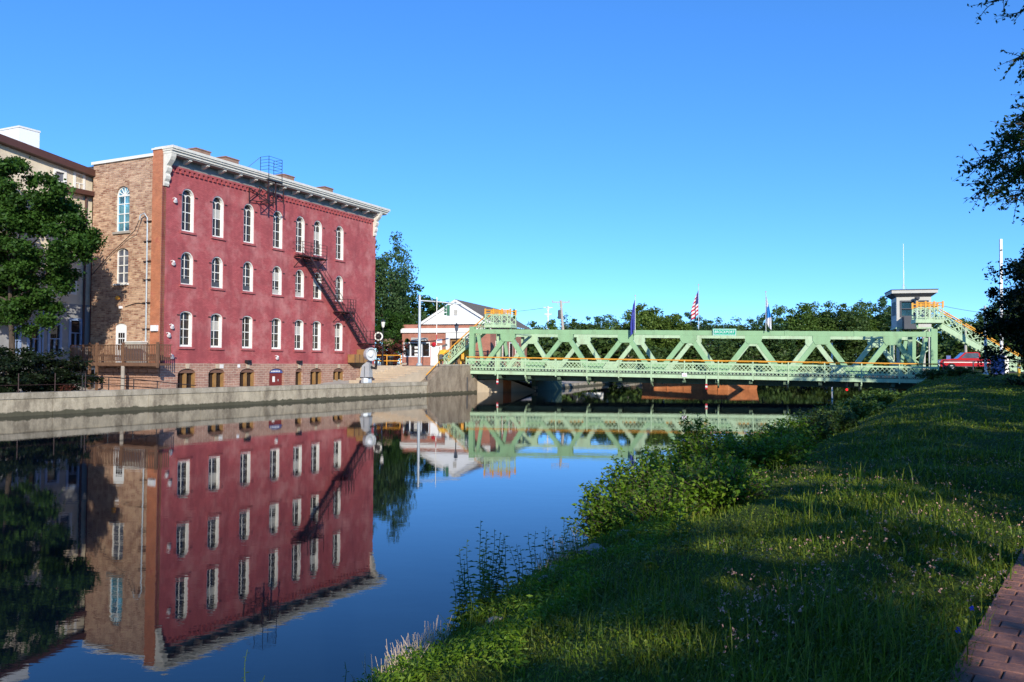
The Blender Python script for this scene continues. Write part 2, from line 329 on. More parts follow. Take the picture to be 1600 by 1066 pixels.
# left bank: walk behind the wall, street level by the bridge
ds = [0.25, 1.5, 4, 8, 9, 20, 60, 150, 500]; pp = perps(LEFT, -1); V = []; Fs = []
for (x, y), n in zip(LEFT, pp):
    for d in ds:
        if y < 66: z = 0.84 if d < 9 else 1.0
        elif y < 73: z = 0.9 if d < 4.5 else 2.5
        elif y < 82: z = 2.5
        else: z = lerp_table([(0.25, 0.45), (4, 1.3), (9, 2.45), (500, 2.7)], d)
        if y > 69 and d > 100: z = 2.6
        nn = n if d < 100 else (Vector((-1.0, 0.35)) if y < 130 else Vector((-0.3, 1.0)))
        V.append((x+nn.x*d, y+nn.y*d, z))
k = len(ds)
for i in range(len(LEFT)-1):
    for j in range(k-1): Fs.append((i*k+j, (i+1)*k+j, (i+1)*k+j+1, i*k+j+1))
obj('left_bank_ground', MB().add(V, Fs), 'pavement', kind='structure')
# right bank
def plateau(y): return lerp_table([(-80, 1.1), (12, 1.1), (40, 1.55), (60, 2.05), (68, 2.3), (95, 2.4), (700, 2.6)], y)
def prof(d): return lerp_table([(-2, -1.2), (-0.6, -0.35), (0, -0.02), (0.45, 0.22), (1.2, 0.45), (2.4, 0.8), (4.0, 1.0), (400, 1.0)], d)
def resample(line, step_f):
    out = []
    for (a, b_) in zip(line, line[1:]):
        a = Vector(a); b_ = Vector(b_); n = max(1, int((b_-a).length/step_f((a+b_)/2)))
        for i in range(n): out.append(a.lerp(b_, i/n))
    out.append(Vector(line[-1])); return out
RS = resample(RIGHT, lambda p: 0.35 if -4 < p.y < 22 else (0.9 if p.y < 80 else 8))
RS = [Vector((sum(RS[min(max(i+j, 0), len(RS)-1)].x for j in range(-3, 4))/7, sum(RS[min(max(i+j, 0), len(RS)-1)].y for j in range(-3, 4))/7)) for i in range(len(RS))]
RP = perps([tuple(p) for p in RS], 1)
RP = [sum((RP[min(max(i+j, 0), len(RP)-1)] for j in range(-4, 5)), Vector((0, 0))).normalized() for i in range(len(RP))]
def bumpy(x, y): return 0.05*math.sin(x*1.9+1.3*math.sin(y*1.1))+0.04*math.sin(y*2.3+x*0.7)+0.03*math.sin(x*5.1-y*3.7)
PATH_A = Vector((2.27, 4.38)); PATH_D = (Vector((4.23, 7.0))-PATH_A).normalized(); PATH_N = Vector((PATH_D.y, -PATH_D.x))
def path_d(x, y): return (Vector((x, y))-PATH_A).dot(PATH_N)
def rz(x, y, d):
    z = prof(d)*plateau(y)
    e = bumpy(x, y)*min(1, max(0, d))*(1 if y > -3 else 0.3)
    pd = path_d(x, y)
    if pd > -0.5 and y < 40: e *= max(0, min(1, (-pd)/0.5))
    return z+e
ds = [-2, -1, -0.4, 0, 0.3, 0.6, 0.9, 1.2, 1.6, 2, 2.4, 2.8, 3.2, 3.6, 4, 4.6, 5.2, 6, 7, 8, 10, 12, 15, 20, 28, 40, 70, 150, 400]; k = len(ds); V = []; Fs = []
for p, n in zip(RS, RP):
    for d in ds:
        x = p.x+n.x*d; y = p.y+n.y*d; z = rz(x, y, d)
        if -0.12 < path_d(x, y) < 2.1 and y < 40 and d > 2: z -= 0.06
        V.append((x, y, z))
for i in range(len(RS)-1):
    for j in range(k-1): Fs.append((i*k+j, i*k+j+1, (i+1)*k+j+1, (i+1)*k+j))
rb = obj('right_bank_ground', MB().add(V, Fs), 'grass_ground', kind='structure')
# far ground beyond the bend of the canal
obj('far_ground', MB().add([(-900, 600, 2.2), (1500, 600, 2.2), (1500, 2500, 3), (-900, 2500, 3)], [(0, 1, 2, 3)]), 'grass_ground', kind='structure')
# brick path on the bank
path_root = root('brick_path', (PATH_A.x, PATH_A.y, 1.1), None, None); path_root['kind'] = 'structure'
path_root.rotation_euler = (0, 0, math.atan2(PATH_D.y, PATH_D.x))
# local: x along the path, y = to its left; the strip runs y from -1.8 to 0
obj('path_bed', MB().box(-9, 30, -1.82, -0.02, -0.05, -0.012), 'soil', path_root)
pv = MB(); hw, hd, t = 0.070, 0.112, 0.035
pv.add([(-hw, -hd, 0), (hw, -hd, 0), (hw, hd, 0), (-hw, hd, 0), (-hw, -hd, t-0.006), (hw, -hd, t-0.006), (hw, hd, t-0.006), (-hw, hd, t-0.006), (-hw+.008, -hd+.008, t), (hw-.008, -hd+.008, t), (hw-.008, hd-.008, t), (-hw+.008, hd-.008, t)],
       [(0, 1, 5, 4), (1, 2, 6, 5), (2, 3, 7, 6), (3, 0, 4, 7), (4, 5, 9, 8), (5, 6, 10, 9), (6, 7, 11, 10), (7, 4, 8, 11), (8, 9, 10, 11)])
pm = pv.mesh('paver'); pm.materials.append(MATS['paver']); rnd = random.Random(3); rest = MB(); cnt = 0
for i in range(-46, 160):
    for j in range(9):
        lx = i*0.147; ly = -0.12-j*0.232-(0.115 if i % 2 else 0)
        if ly < -1.86: continue
        if j == 0 and i % 2 and -8 <= i < 31:
            o = obj('paver', pm, None, path_root); o.location = (lx, -0.06, -0.036); o.scale = (1, 0.48, 1)
        if -8 <= i < 31:
            o = obj('paver', pm, None, path_root); o.location = (lx, ly, -0.035+rnd.uniform(-0.006, 0.004)); o.rotation_euler = (rnd.uniform(-.02, .02), rnd.uniform(-.02, .02), rnd.uniform(-.015, .015)); cnt += 1
        else: rest.add([(lx+a, ly+b_, c-0.035) for a, b_, c in pv.v], pv.f)
obj('paver_rows', rest, 'paver', path_root, kind='stuff')
# ------------------------------------------------------------------ canal wall
W0 = Vector((-25.16, 40.83, 0)); WD = Vector((math.sin(R(29.567)), math.cos(R(29.567)), 0)); WN = Vector((WD.y, -WD.x, 0))
WROT = math.atan2(WD.y, WD.x)                      # local x along the wall, local y = left, away from the canal
wall = root('canal_wall', W0, 'long stained concrete canal wall below the red mill', 'wall', WROT)
xs = [-80, -60, -45, -34, -26, -19, -13, -7.5, -3.2, 2.6, 8.3, 12.0, 17.2, 20.1, 23.4, 27.2, 31.6, 36.05]
for a, b_ in zip(xs, xs[1:]):
    w_ = obj('wall_panel', MB().box(a+0.012, b_-0.012, 0.03, 0.7, -1.2, 0.86), 'wall_concrete', wall)
    obj('cap', MB().box(a+0.012, b_-0.012, -0.02, 0.72, 0.865, 1.17), 'cap_concrete', w_)
obj('backing', MB().box(-80, 36, 0.08, 0.6, -1.2, 1.12), 'pier_concrete', wall)
# abutment block at the bridge, same face line
ab = root('bridge_abutment', W0, 'weathered brown concrete abutment at left end of green bridge', 'abutment', WROT)
fm_w = lambda a, z, d: (a, d, z)
obj('face_block', MB().prism([(36.1, -1.2), (44.2, -1.2), (44.2, 2.57), (38.3, 2.52), (36.5, 1.35), (36.1, 1.2)], fm_w, -0.03, 6), 'pier_concrete', ab)
obj('coping', MB().prism([(38.3, 2.57), (44.22, 2.6), (44.22, 2.72), (38.3, 2.69)], fm_w, -0.05, 0.5), 'cap_concrete', ab)
obj('drain_slot', MB().box(42.35, 42.5, -0.05, 0.05, 0.2, 1.5), 'dark_grey', ab)
sw = MB(); c1 = Vector((-3.3, 79.45)); c2 = Vector((2.5, 85.0))
def vwall(p, q, z0, z1p, z1q, th=0.5):
    p = Vector(p); q = Vector(q); d = (q-p).normalized(); n = Vector((-d.y, d.x))*th
    return MB().add([(p.x, p.y, z0), (q.x, q.y, z0), (q.x, q.y, z1q), (p.x, p.y, z1p), (p.x+n.x, p.y+n.y, z0), (q.x+n.x, q.y+n.y, z0), (q.x+n.x, q.y+n.y, z1q), (p.x+n.x, p.y+n.y, z1p)],
                    [(0, 1, 2, 3), (5, 4, 7, 6), (3, 2, 6, 7), (0, 3, 7, 4), (1, 5, 6, 2)])
ws = [root('wing_wall', (c1.x, c1.y, 0), 'pale concrete wing wall tapering to the water beneath bridge', 'wall')]
for nm, t0, t1, z0, z1, mt_ in (('wall_panel', 0, 0.42, 1.2, 1.2, 'tan_concrete'), ('rust_plate', 0.42, 0.56, 1.15, 1.05, 'rust'), ('wedge', 0.56, 1.0, 1.1, 0.08, 'tan_concrete')):
    p = c1.lerp(c2, t0)-c1; q = c1.lerp(c2, t1)-c1; obj(nm, vwall(p, q, -1, z0, z1), mt_, ws[0])
ia = root('shade_abutment', (2.5, 85, 0), 'added abutment wall coloured as deep shade under the left bridge end', 'wall')
obj('wall_face', vwall((0, 0.1), (3.1, 7.6), -1, 1.55, 1.75), 'bridge_under', ia); obj('wall_face', vwall((-4.6, -4.2), (-0.05, 0.05), 1.0, 1.6, 1.6), 'bridge_under', ia).location = (-0.35, 0.4, 0)  # wall added below the deck, deep shade painted in by its dark colour
fw_ = root('low_bank_wall', (5.2, 93, 0), 'low mossy concrete bank wall seen under the bridge', 'wall')
pts = [(2.5, 85), (5.2, 93), (8.8, 103), (15.2, 119.5), (21.7, 136), (34, 170)]
for p, q in zip(pts, pts[1:]): obj('wall_panel', vwall((p[0]-5.2, p[1]-93), (q[0]-5.2, q[1]-93), -1, 0.5, 0.5, 0.4), 'wall_concrete', fw_)
# ================================================================== RED MILL
A = Vector((-22.603, 53.0, 0)); TH = R(26); U = Vector((math.sin(TH), math.cos(TH), 0)); NC = Vector((math.cos(TH), -math.sin(TH), 0)); MR = math.atan2(U.y, U.x)
def fac(px, py, off=0):
    p = hit(px, py, A+NC*off, NC)-A; return p.dot(U), p.z
def gab(px, py, off=0):
    p = hit(px, py, A-U*off, U)-A; return -p.dot(NC), p.z
mill = root('red_brick_mill', A, 'four storey red painted brick mill with arched white windows beside the canal', 'building', MR)
fm = lambda a, z, d: (a, d, z)
gm = lambda a, z, d: (d, a, z)
WL = 23.45; WC = [2.13, 4.79, 7.74, 10.79, 13.36, 15.5, 18.34]; cb_ = [0, 3.45, 6.25, 9.25, 12.05, 14.42, 16.9, WL]
FL = [(2.68, 7.0, 3.78, 6.17, 0.30, 'g'), (7.0, 10.8, 7.92, 10.13, 0.535, 'm'), (10.8, 15.6, 11.45, 14.35, 0.535, 't')]
WW = 1.07; mb = MB()
for z0, z1, zb, zt, rise, _ in FL:
    for i, c in enumerate(WC): cell(mb, cb_[i], cb_[i+1], z0, z1, [arch(c, WW, zb, zt, rise)], fm, 0.34)
mb.add([fm(0, 15.6, 0), fm(WL, 15.6, 0), fm(WL, 16.4, 0), fm(0, 16.4, 0)], [(0, 1, 2, 3)])
mb.add([(WL, 0, 0.9), (WL, 9, 0.9), (WL, 9, 16.4), (WL, 0, 16.4)], [(0, 1, 2, 3)]); mb.add([(0, 9, 0.9), (WL, 9, 0.9), (WL, 9, 16.2), (0, 9, 16.2)], [(0, 1, 2, 3)])
obj('painted_brick_wall', raw(mb, 'painted_brick_wall'), 'red_facade', mill)
# windows: frame ring with deep white jambs, muntins, pane, sill
def window_mesh(w, h, rise, kind, t=0.07, d0=0.05, d1=0.30):
    o = arch(0, w, 0, h, rise); n_ = arch(0, w-2*t, t, h-t, max(0.05, rise-t*0.8)); k = len(o); f = MB()
    f.add([fm(a, z, d0) for a, z in o]+[fm(a, z, d0) for a, z in n_]+[fm(a, z, d1+0.03) for a, z in n_], [(i, (i+1) % k, (i+1) % k+k, i+k) for i in range(k)]+[(i+k, (i+1) % k+k, (i+1) % k+2*k, i+2*k) for i in range(k)])
    y0, y1 = d1-0.045, d1; iw = w/2-t; mt_ = 0.018
    # outer sash frame, meeting rail, glazing bars
    spring = h-rise
    f.box(-mt_, mt_, y0, y1, t, h-t-0.02 if kind != 't' else h-0.42)
    for x in (-iw, iw): f.box(x-0.018, x+0.018, y0, y1, t, spring)
    f.box(-iw, iw, y0, y1, t, t+0.07)
    zr = [0.27, 0.5, 0.76] if kind != 't' else [0.23, 0.46, 0.68]
    for q in zr:
        hh = 0.026 if abs(q-0.48) < 0.06 else 0.012; f.box(-iw, iw, y0-0.003, y1-0.003, h*q-hh, h*q+hh)
    if kind == 't':                                # two small round-headed lights under a dark fan
        for c in (-iw/2, iw/2):
            pr = [(c+iw/2*math.cos(math.pi*i/8), h-0.62+0.22*math.sin(math.pi*i/8)) for i in range(9)]
            for p, q in zip(pr, pr[1:]): f.bar((p[0], (y0+y1)/2, p[1]), (q[0], (y0+y1)/2, q[1]), 0.05, 0.045, (0, 1, 0))
    pn = arch(0, w-0.02, 0.01, h-0.01, rise); pane = MB().add([fm(a, z, d1-0.01) for a, z in pn], [tuple(range(len(pn)))])
    sill = MB().box(-w/2-0.12, w/2+0.12, -0.1, 0.3, -0.15, -0.002)
    imp = MB().box(-w/2-0.26, -w/2-0.03, -0.035, -0.002, spring-0.03, spring+0.04); imp2 = MB().box(w/2+0.03, w/2+0.26, -0.035, -0.002, spring-0.03, spring+0.04)
    out = []
    for nm, m_, mt2 in (('window', f, 'white'), ('pane', pane, 'glass'), ('sill', sill, 'red_facade'), ('impost', imp, 'iron'), ('impost', imp2, 'iron')):
        me = m_.mesh(nm); me.materials.append(MATS[mt2]); out.append(me)
    return out
for z0, z1, zb, zt, rise, kd in FL:
    ms = window_mesh(WW, zt-zb, rise, kd)
    for i, c in enumerate(WC):
        w_ = obj('window', ms[0], None, mill); w_.location = (c, 0, zb)
        for nm, me in zip(('pane', 'sill', 'impost', 'impost'), ms[1:]): obj(nm, me, None, w_)
        if (kd, i) in (('t', 1), ('t', 5), ('m', 3), ('m', 5), ('g', 1), ('g', 4), ('g', 6)): obj('blind', MB().box(-0.44, 0.44, 0.27, 0.282, (zt-zb)*(0.5 if kd != 't' else 0.46), (zt-zb)*(0.78 if kd != 't' else 0.68)), 'plastic_grey', w_)
        if kd == 'm' and i in (0, 1, 2, 3, 4):      # lower sash raised, grille or air unit in the gap
            obj('window_unit', MB().box(-0.36, 0.36, 0.2, 0.28, 0.08, 0.42), 'dark_grey' if i < 3 else 'plastic_grey', w_)
# basement of rough stone with segmental openings
BW = [(2.22, 1.56), (4.83, 1.52), (7.76, 1.54), (10.8, 1.6), (13.33, 0.83), (15.42, 1.5), (18.3, 1.45)]
mb = MB()
for i, (c, w_) in enumerate(BW): cell(mb, cb_[i], cb_[i+1], 0.8, 2.68, [arch(c, w_, 0.84, 2.33, 0.38)], lambda a, z, d: (a, d-0.05, z), 0.4)
mb.add([(0, -0.05, 2.68), (WL, -0.05, 2.68), (WL, 0.0, 2.68), (0, 0, 2.68)], [(0, 1, 2, 3)])
obj('stone_basement', raw(mb, 'stone_basement'), 'basement_facade', mill)
for i, (c, w_) in enumerate(BW):
    if i == 3:
        dr = obj('door', MB().box(c-w_/2+0.04, c+w_/2-0.04, 0.12, 0.2, 0.84, 2.0), 'door_red', mill)
        obj('notice', MB().box(c-0.28, c-0.02, 0.1, 0.118, 1.3, 1.72), 'white', dr)
        obj('handle', MB().box(c+0.3, c+0.34, 0.07, 0.118, 1.35, 1.5), 'galv', dr)
        hd_ = obj('door_header', MB().prism(arch(c, w_-0.02, 1.98, 2.32, 0.3), fm, 0.06, 0.12), 'sign_blue', mill)
        for k in range(6): obj('letter_mark', MB().box(c-0.5+k*0.17, c-0.39+k*0.17, 0.05, 0.059, 2.05, 2.16), 'white', hd_)
        continue
    fr = MB(); fr.prism(arch(c, w_-0.02, 2.04, 2.32, 0.27), fm, 0.06, 0.14)
    bwn = obj('basement_window', fr, 'brown_board', mill)
    obj('pane', MB().box(c-w_/2+0.03, c+w_/2-0.03, 0.3, 0.32, 0.84, 2.2), 'glass', bwn)
    if w_ > 1:
        obj('mullion', MB().box(c-0.09, c+0.09, 0.1, 0.29, 0.84, 2.1), 'amber_wood', bwn)
    obj('jamb', MB().box(c+w_/2-0.12, c+w_/2-0.005, 0.08, 0.3, 0.84, 2.1), 'amber_wood', bwn)
    obj('keystone', MB().prism([(c-0.12, 2.34), (c+0.12, 2.34), (c+0.17, 2.64), (c-0.17, 2.64)], fm, -0.09, 0.0), 'tan_concrete', bwn)
# gable end
gw = [('arch_window', 3.68, 1.32, 11.4, 14.45, 0.62), ('sash_window', 3.64, 1.2, 7.95, 10.3, 0.3), ('gable_door', 3.63, 1.1, 2.7, 5.3, 0.22)]
mb = MB(); GD = 6.6
for (z0, z1), g in zip(((10.8, 16.12), (6.5, 10.8), (2.68, 6.5)), gw): cell(mb, 0.85, GD, z0, z1, [arch(g[1], g[2], g[3], g[4], g[5])], gm, 0.3)
mb.add([gm(GD, 2.68, 0), gm(GD, 2.68, 3), gm(GD, 16.12, 3), gm(GD, 16.12, 0)], [(0, 1, 2, 3)])
obj('gable_wall', raw(mb, 'gable_wall'), 'gable_stone', mill)
obj('corner_pier', MB().box(-0.05, 0.3, 0.0, 0.86, 2.68, 16.5), 'orange_brick', mill)
obj('gable_coping', MB().box(-0.12, 0.35, 0.8, GD+0.1, 16.13, 16.32), 'white', mill)
obj('pier_cap', MB().box(-0.12, 0.4, -0.02, 0.92, 16.51, 16.62), 'white', mill)
obj('roof', MB().box(0.1, WL-0.05, 0.1, 8.9, 15.9, 16.1), 'dark_grey', mill)
def gframe(c, w, zb, zt, rise, t=0.07, y=0.12):
    o = arch(c, w, zb, zt, rise); n_ = arch(c, w-2*t, zb+t, zt-t, max(0.05, rise-t)); k = len(o); f = MB()
    f.add([gm(a, z, y) for a, z in o]+[gm(a, z, y) for a, z in n_]+[gm(a, z, y+0.1) for a, z in n_], [(i, (i+1) % k, (i+1) % k+k, i+k) for i in range(k)]+[(i+k, (i+1) % k+k, (i+1) % k+2*k, i+2*k) for i in range(k)])
    return f
_, c, w_, zb, zt, rise = gw[0]; f = gframe(c, w_, zb, zt, rise); sp = zt-rise
f.box(0.14, 0.2, c-0.025, c+0.025, zb, sp); f.box(0.14, 0.2, c-w_/2+.05, c+w_/2-.05, sp-0.05, sp+0.05)
for q in (0.26, 0.5, 0.77): f.box(0.143, 0.197, c-w_/2+.05, c+w_/2-.05, zb+(sp-zb)*q-0.03, zb+(sp-zb)*q+0.03)
for k in range(1, 6):
    t = math.pi*k/6; f.bar((0.17, c, sp), (0.17, c+(w_/2-.05)*math.cos(t), sp+(rise-.05)*math.sin(t)), 0.05, 0.04, (1, 0, 0))
aw = obj('arch_window', f, 'white', mill, label='round headed window with radiating bars reflecting blue sky')
po = arch(c, w_, zb, zt, rise); obj('pane', MB().add([gm(a, z, 0.19) for a, z in po], [tuple(range(len(po)))]), 'glass_mirror', aw)
obj('sill', MB().box(-0.12, 0.25, c-w_/2-0.15, c+w_/2+0.15, zb-0.15, zb-0.002), 'pavement', aw)
_, c, w_, zb, zt, rise = gw[1]; f = gframe(c, w_, zb, zt, rise); f.box(0.14, 0.2, c-0.03, c+0.03, zb, zt-0.08)
for q in (0.3, 0.52, 0.78): f.box(0.143, 0.197, c-w_/2+.05, c+w_/2-.05, zb+(zt-zb)*q-0.03, zb+(zt-zb)*q+0.03)
aw = obj('window', f, 'white', mill); po = arch(c, w_, zb, zt, rise); obj('pane', MB().add([gm(a, z, 0.19) for a, z in po], [tuple(range(len(po)))]), 'glass_dim', aw)
obj('sill', MB().box(-0.1, 0.25, c-w_/2-0.1, c+w_/2+0.1, zb-0.12, zb-0.002), 'white', aw)
_, c, w_, zb, zt, rise = gw[2]; f = MB().prism(arch(c, w_-0.01, zb, zt-0.01, rise), gm, 0.06, 0.14)
gd_ = obj('door', f, 'pure_white', mill); 
for i in range(3):
    for j in range(3): obj('pane', MB().box(0.045, 0.058, c-0.3+i*0.21, c-0.14+i*0.21, 3.55+j*0.4, 3.88+j*0.4), 'glass', gd_)
obj('handle', MB().box(0.0, 0.058, c-0.44, c-0.4, 3.6, 3.75), 'galv', gd_)
# services on the gable
cn = obj('conduit', MB().tube([(-0.1, 1.15, 3.0), (-0.1, 1.2, 12.1), (-0.25, 1.3, 12.4), (-0.3, 1.6, 12.3), (-0.3, 1.7, 12.0)], 0.05), 'galv', mill)
for z in (4.9, 6.6, 8.1, 9.3, 10.6, 11.9): obj('pipe_bracket', MB().box(-0.14, 0.02, 0.85, 1.5, z-0.03, z+0.03), 'iron', cn)
obj('cable', MB().tube([(-0.3, 1.7, 12.0), (-0.4, 2.0, 11.3), (-0.15, 3.0, 10.9), (-0.15, 4.5, 10.0), (-0.15, 6.4, 8.6)], 0.024, 5), 'black_metal', mill)
obj('cable', MB().tube([(-0.05, 1.2, 6.55), (-0.06, 2.2, 6.6), (-0.06, 3.2, 6.4)], 0.02, 5), 'black_metal', mill)
obj('meter_box', MB().box(-0.22, -0.052, 0.08, 0.62, 4.75, 5.12), 'pure_white', mill)
obj('wall_lamp', MB().lathe([(0.02, 6.85), (0.16, 6.9), (0.16, 7.0), (0.05, 7.12)], (-0.2, 3.75, 0), 10), 'orange', mill)
obj('wall_lamp', MB().box(-0.16, -0.002, 3.5, 3.68, 6.28, 6.45), 'pure_white', mill)
# cornice
cor = obj('cornice', MB().box(-0.06, WL+0.9, -0.95, 0.7, 16.5, 16.68).box(-0.02, WL+0.82, -0.88, 0.6, 16.38, 16.497).box(0.02, WL+0.72, -0.78, 0.4, 16.22, 16.377), 'cornice_white', mill)
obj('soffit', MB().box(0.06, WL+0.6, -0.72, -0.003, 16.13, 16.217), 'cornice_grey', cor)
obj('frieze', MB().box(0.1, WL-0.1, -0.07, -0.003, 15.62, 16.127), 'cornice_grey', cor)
mo = MB().prism([(-0.66, 16.125), (-0.075, 16.125), (-0.075, 15.85), (-0.35, 15.92), (-0.64, 16.02)], lambda a, z, d: (d, a, z), -0.11, 0.11).mesh('modillion'); mo.materials.append(MATS['cornice_white'])
for k in range(15): obj('modillion', mo, None, cor).location = (1.7+k*1.52, 0, 0)
scroll = [(-0.003, 14.15), (-0.1, 14.15), (-0.16, 14.3), (-0.12, 14.45), (-0.24, 14.6), (-0.28, 14.78), (-0.2, 14.95), (-0.32, 15.1), (-0.4, 15.3), (-0.3, 15.45), (-0.45, 15.6), (-0.62, 15.8), (-0.72, 16.0), (-0.76, 16.215), (-0.003, 16.215)]
for x in (0.04, WL-0.42): obj('scroll_bracket', MB().prism(scroll, lambda a, z, d: (d, a, z), x, x+0.38), 'cornice_white', cor)
dn = MB().box(-0.1, 0.1, -0.12, -0.003, 15.22, 15.47).mesh('dentil'); dn.materials.append(MATS['red_facade'])
dc = obj('dentil_course', MB().box(0.45, WL-0.45, -0.13, -0.003, 15.472, 15.6), 'red_facade', mill)
for k in range(55): obj('dentil', dn, None, dc).location = (0.7+k*0.405, 0, 0)
for px, wd, yt in ((318, 1.3, 234), (363, 1.3, 247), (452, 1.2, 274), (514, 1.1, 293)):
    u_, zt_ = fac(px, yt, -1.0); zt_ -= 0.08; ch = obj('chimney', MB().box(u_-wd/2, u_+wd/2, 1.0, 2.0, 16.1, zt_), 'chimney_brick', mill); obj('chimney_cap', MB().box(u_-wd/2-0.05, u_+wd/2+0.05, 0.95, 2.05, zt_+.003, zt_+0.08), 'chimney_brick', ch)
# flood lamps on the facade
fl = MB().lathe([(0.03, 0), (0.07, 0.05), (0.13, 0.28), (0.135, 0.3)], (0, 0, 0), 10).mesh('flood_lamp'); fl.materials.append(MATS['pure_white'])
arm_ = MB().tube([(0, 0.3, 0.02), (0, 0.12, 0.06), (0, 0.02, 0.0)], 0.025, 5).mesh('lamp_arm'); arm_.materials.append(MATS['white'])
for (u_, z) in ((0.84, 13.44), (0.77, 9.33), (0.75, 5.17), (0.5, 4.62), (0.79, 3.22), (10.65, 3.25)):
    o = obj('flood_lamp', fl, None, mill); o.location = (u_, -0.3, z); o.rotation_euler = (R(-120), 0, R(-35)); a_ = obj('lamp_bracket', arm_, None, mill); a_.location = (u_, -0.3, z)
for (u_, z) in ((7.7, 2.82), (13.25, 2.82)): obj('wall_spotlight', MB().box(u_-0.2, u_+0.2, -0.3, -0.003, z-0.1, z+0.12).box(u_-0.05, u_+0.05, -0.36, -0.31, z-0.02, z+0.1), 'black_metal', mill)
obj('wall_sign', MB().box(5.05, 5.4, -0.08, -0.053, 2.35, 2.62), 'white', mill); obj('wall_sign', MB().box(6.75, 6.98, -0.08, -0.053, 2.4, 2.62), 'pure_white', mill)
# wooden hopper balcony at the far corner
hb = obj('corner_hopper', MB().box(19.5, 21.5, -0.8, -0.06, 2.8, 3.5).box(20.75, 21.5, -0.8, -0.06, 3.502, 3.95), 'amber_wood', mill, label='brown box hopper jutting from far corner')
obj('hopper_base', MB().add([(19.5, -0.8, 2.795), (21.5, -0.8, 2.795), (21.5, -0.06, 2.795), (19.5, -0.06, 2.795), (20.2, -0.3, 2.45), (20.9, -0.3, 2.45), (20.9, -0.06, 2.45), (20.2, -0.06, 2.45)], [(0, 1, 2, 3), (7, 6, 5, 4), (0, 4, 5, 1), (1, 5, 6, 2), (2, 6, 7, 3), (3, 7, 4, 0)]), 'black_metal', hb)
for x in (19.5, 20.15, 20.75): obj('batten', MB().box(x-0.04, x+0.04, -0.84, -0.803, 2.8, 3.5), 'deck_wood', hb)
# stone blocks under the gable deck
sb = obj('gable_basement', MB().box(0.02, 0.5, 0.0, 5.95, 0.8, 2.66), 'mortar', mill); rnd = random.Random(11)
bl = MB(); e = 0.03
bl.add([(-0.06, 0, 0), (-0.06, 1, 0), (-0.06, 1, 1), (-0.06, 0, 1), (-0.1, .06, .1), (-0.1, .94, .1), (-0.1, .94, .9), (-0.1, .06, .9), (0.03, 0, 0), (0.03, 1, 0), (0.03, 1, 1), (0.03, 0, 1)], [(4, 5, 6, 7), (0, 1, 5, 4), (1, 2, 6, 5), (2, 3, 7, 6), (3, 0, 4, 7), (0, 8, 9, 1), (1, 9, 10, 2), (2, 10, 11, 3), (3, 11, 8, 0)])
bm_ = bl.mesh('stone'); bm_.materials.append(MATS['stone_block']); z = 0.82
while z < 2.6:
    hh = min(rnd.choice((0.2, 0.24, 0.28, 0.32)), 2.66-z); y = 0.0
    if 2.66-z-hh < 0.12: hh = 2.66-z
    while y < 5.93:
        ww = rnd.uniform(0.45, 1.0); ww = 5.95-y if 5.95-y-ww < 0.3 else ww
        o = obj('stone', bm_, None, sb); o.location = (rnd.uniform(-0.02, 0.02), y+0.012, z+0.01); o.scale = (1, ww-0.024, hh-0.02); y += ww
    z += hh
# ------------------------------------------------------------------ fire escape
fe = root('fire_escape', A, 'dark iron fire escape stairs slanting down the red facade', 'fire escape', MR)
Y0, Y1 = -1.0, -0.16
def fe_platform(a, b_, z, rails, post_end=True):
    p = obj('platform', MB().box(a, b_, Y0, Y1, z-0.05, z), 'iron', fe)
    for k in range(int((b_-a)/0.3)): obj('grate_bar', MB().box(a+0.1+k*0.3, a+0.16+k*0.3, Y0-0.01, Y1, z-0.1, z-0.052), 'iron', p)
    rl = MB()
    for zz in (0.3, 0.55, 0.8, 1.05): rl.bar((rails[0], Y0, z+zz), (rails[1], Y0, z+zz), 0.03, 0.03)
    for zz in (0.55, 1.05): rl.bar((rails[0], Y0, z+zz), (rails[0], -0.01, z+zz), 0.03, 0.03)
    for x in np.linspace(rails[0], rails[1], 4): rl.bar((x, Y0, z), (x, Y0, z+1.05), 0.035, 0.035)
    obj('railing', rl, 'iron', fe)
    for x in (a+0.15, b_-0.15):
        obj('bracket', MB().bar((x, Y0, z-0.06), (x, -0.01, z-0.9), 0.05, 0.05).bar((x, Y0, z-0.09), (x, -0.01, z-0.09), 0.05, 0.05), 'iron', fe)
def fe_stair(p, q):
    (u0, z0), (u1, z1) = p, q
    for y in (Y0, Y1-0.04): obj('stringer', MB().bar((u0, y, z0), (u1, y, z1), 0.04, 0.17), 'iron', fe)
    n = int(abs(z0-z1)/0.22)
    for k in range(1, n):
        t = k/n; u_ = u0+(u1-u0)*t; z = z0+(z1-z0)*t; obj('tread', MB().box(u_-0.13, u_+0.13, Y0+0.03, Y1-0.07, z, z+0.03), 'iron', fe)
    for y in (Y0, Y1-0.04):
        hr = MB()
        for dz in (0.5, 0.95): hr.bar((u0, y, z0+dz), (u1, y, z1+dz), 0.028, 0.028)
        for t in np.linspace(0.06, 0.94, 6): hr.bar((u0+(u1-u0)*t, y, z0+(z1-z0)*t), (u0+(u1-u0)*t, y, z0+(z1-z0)*t+0.95), 0.022, 0.022)
        obj('handrail', hr, 'iron', fe)
fe_platform(12.45, 15.5, 11.12, (12.45, 15.4)); fe_stair((13.45, 11.0), (17.7, 7.05)); fe_platform(17.35, 19.3, 7.05, (18.2, 19.3)); fe_stair((18.5, 6.95), (21.0, 4.5)); fe_platform(20.7, 22.8, 4.5, (21.4, 22.8))
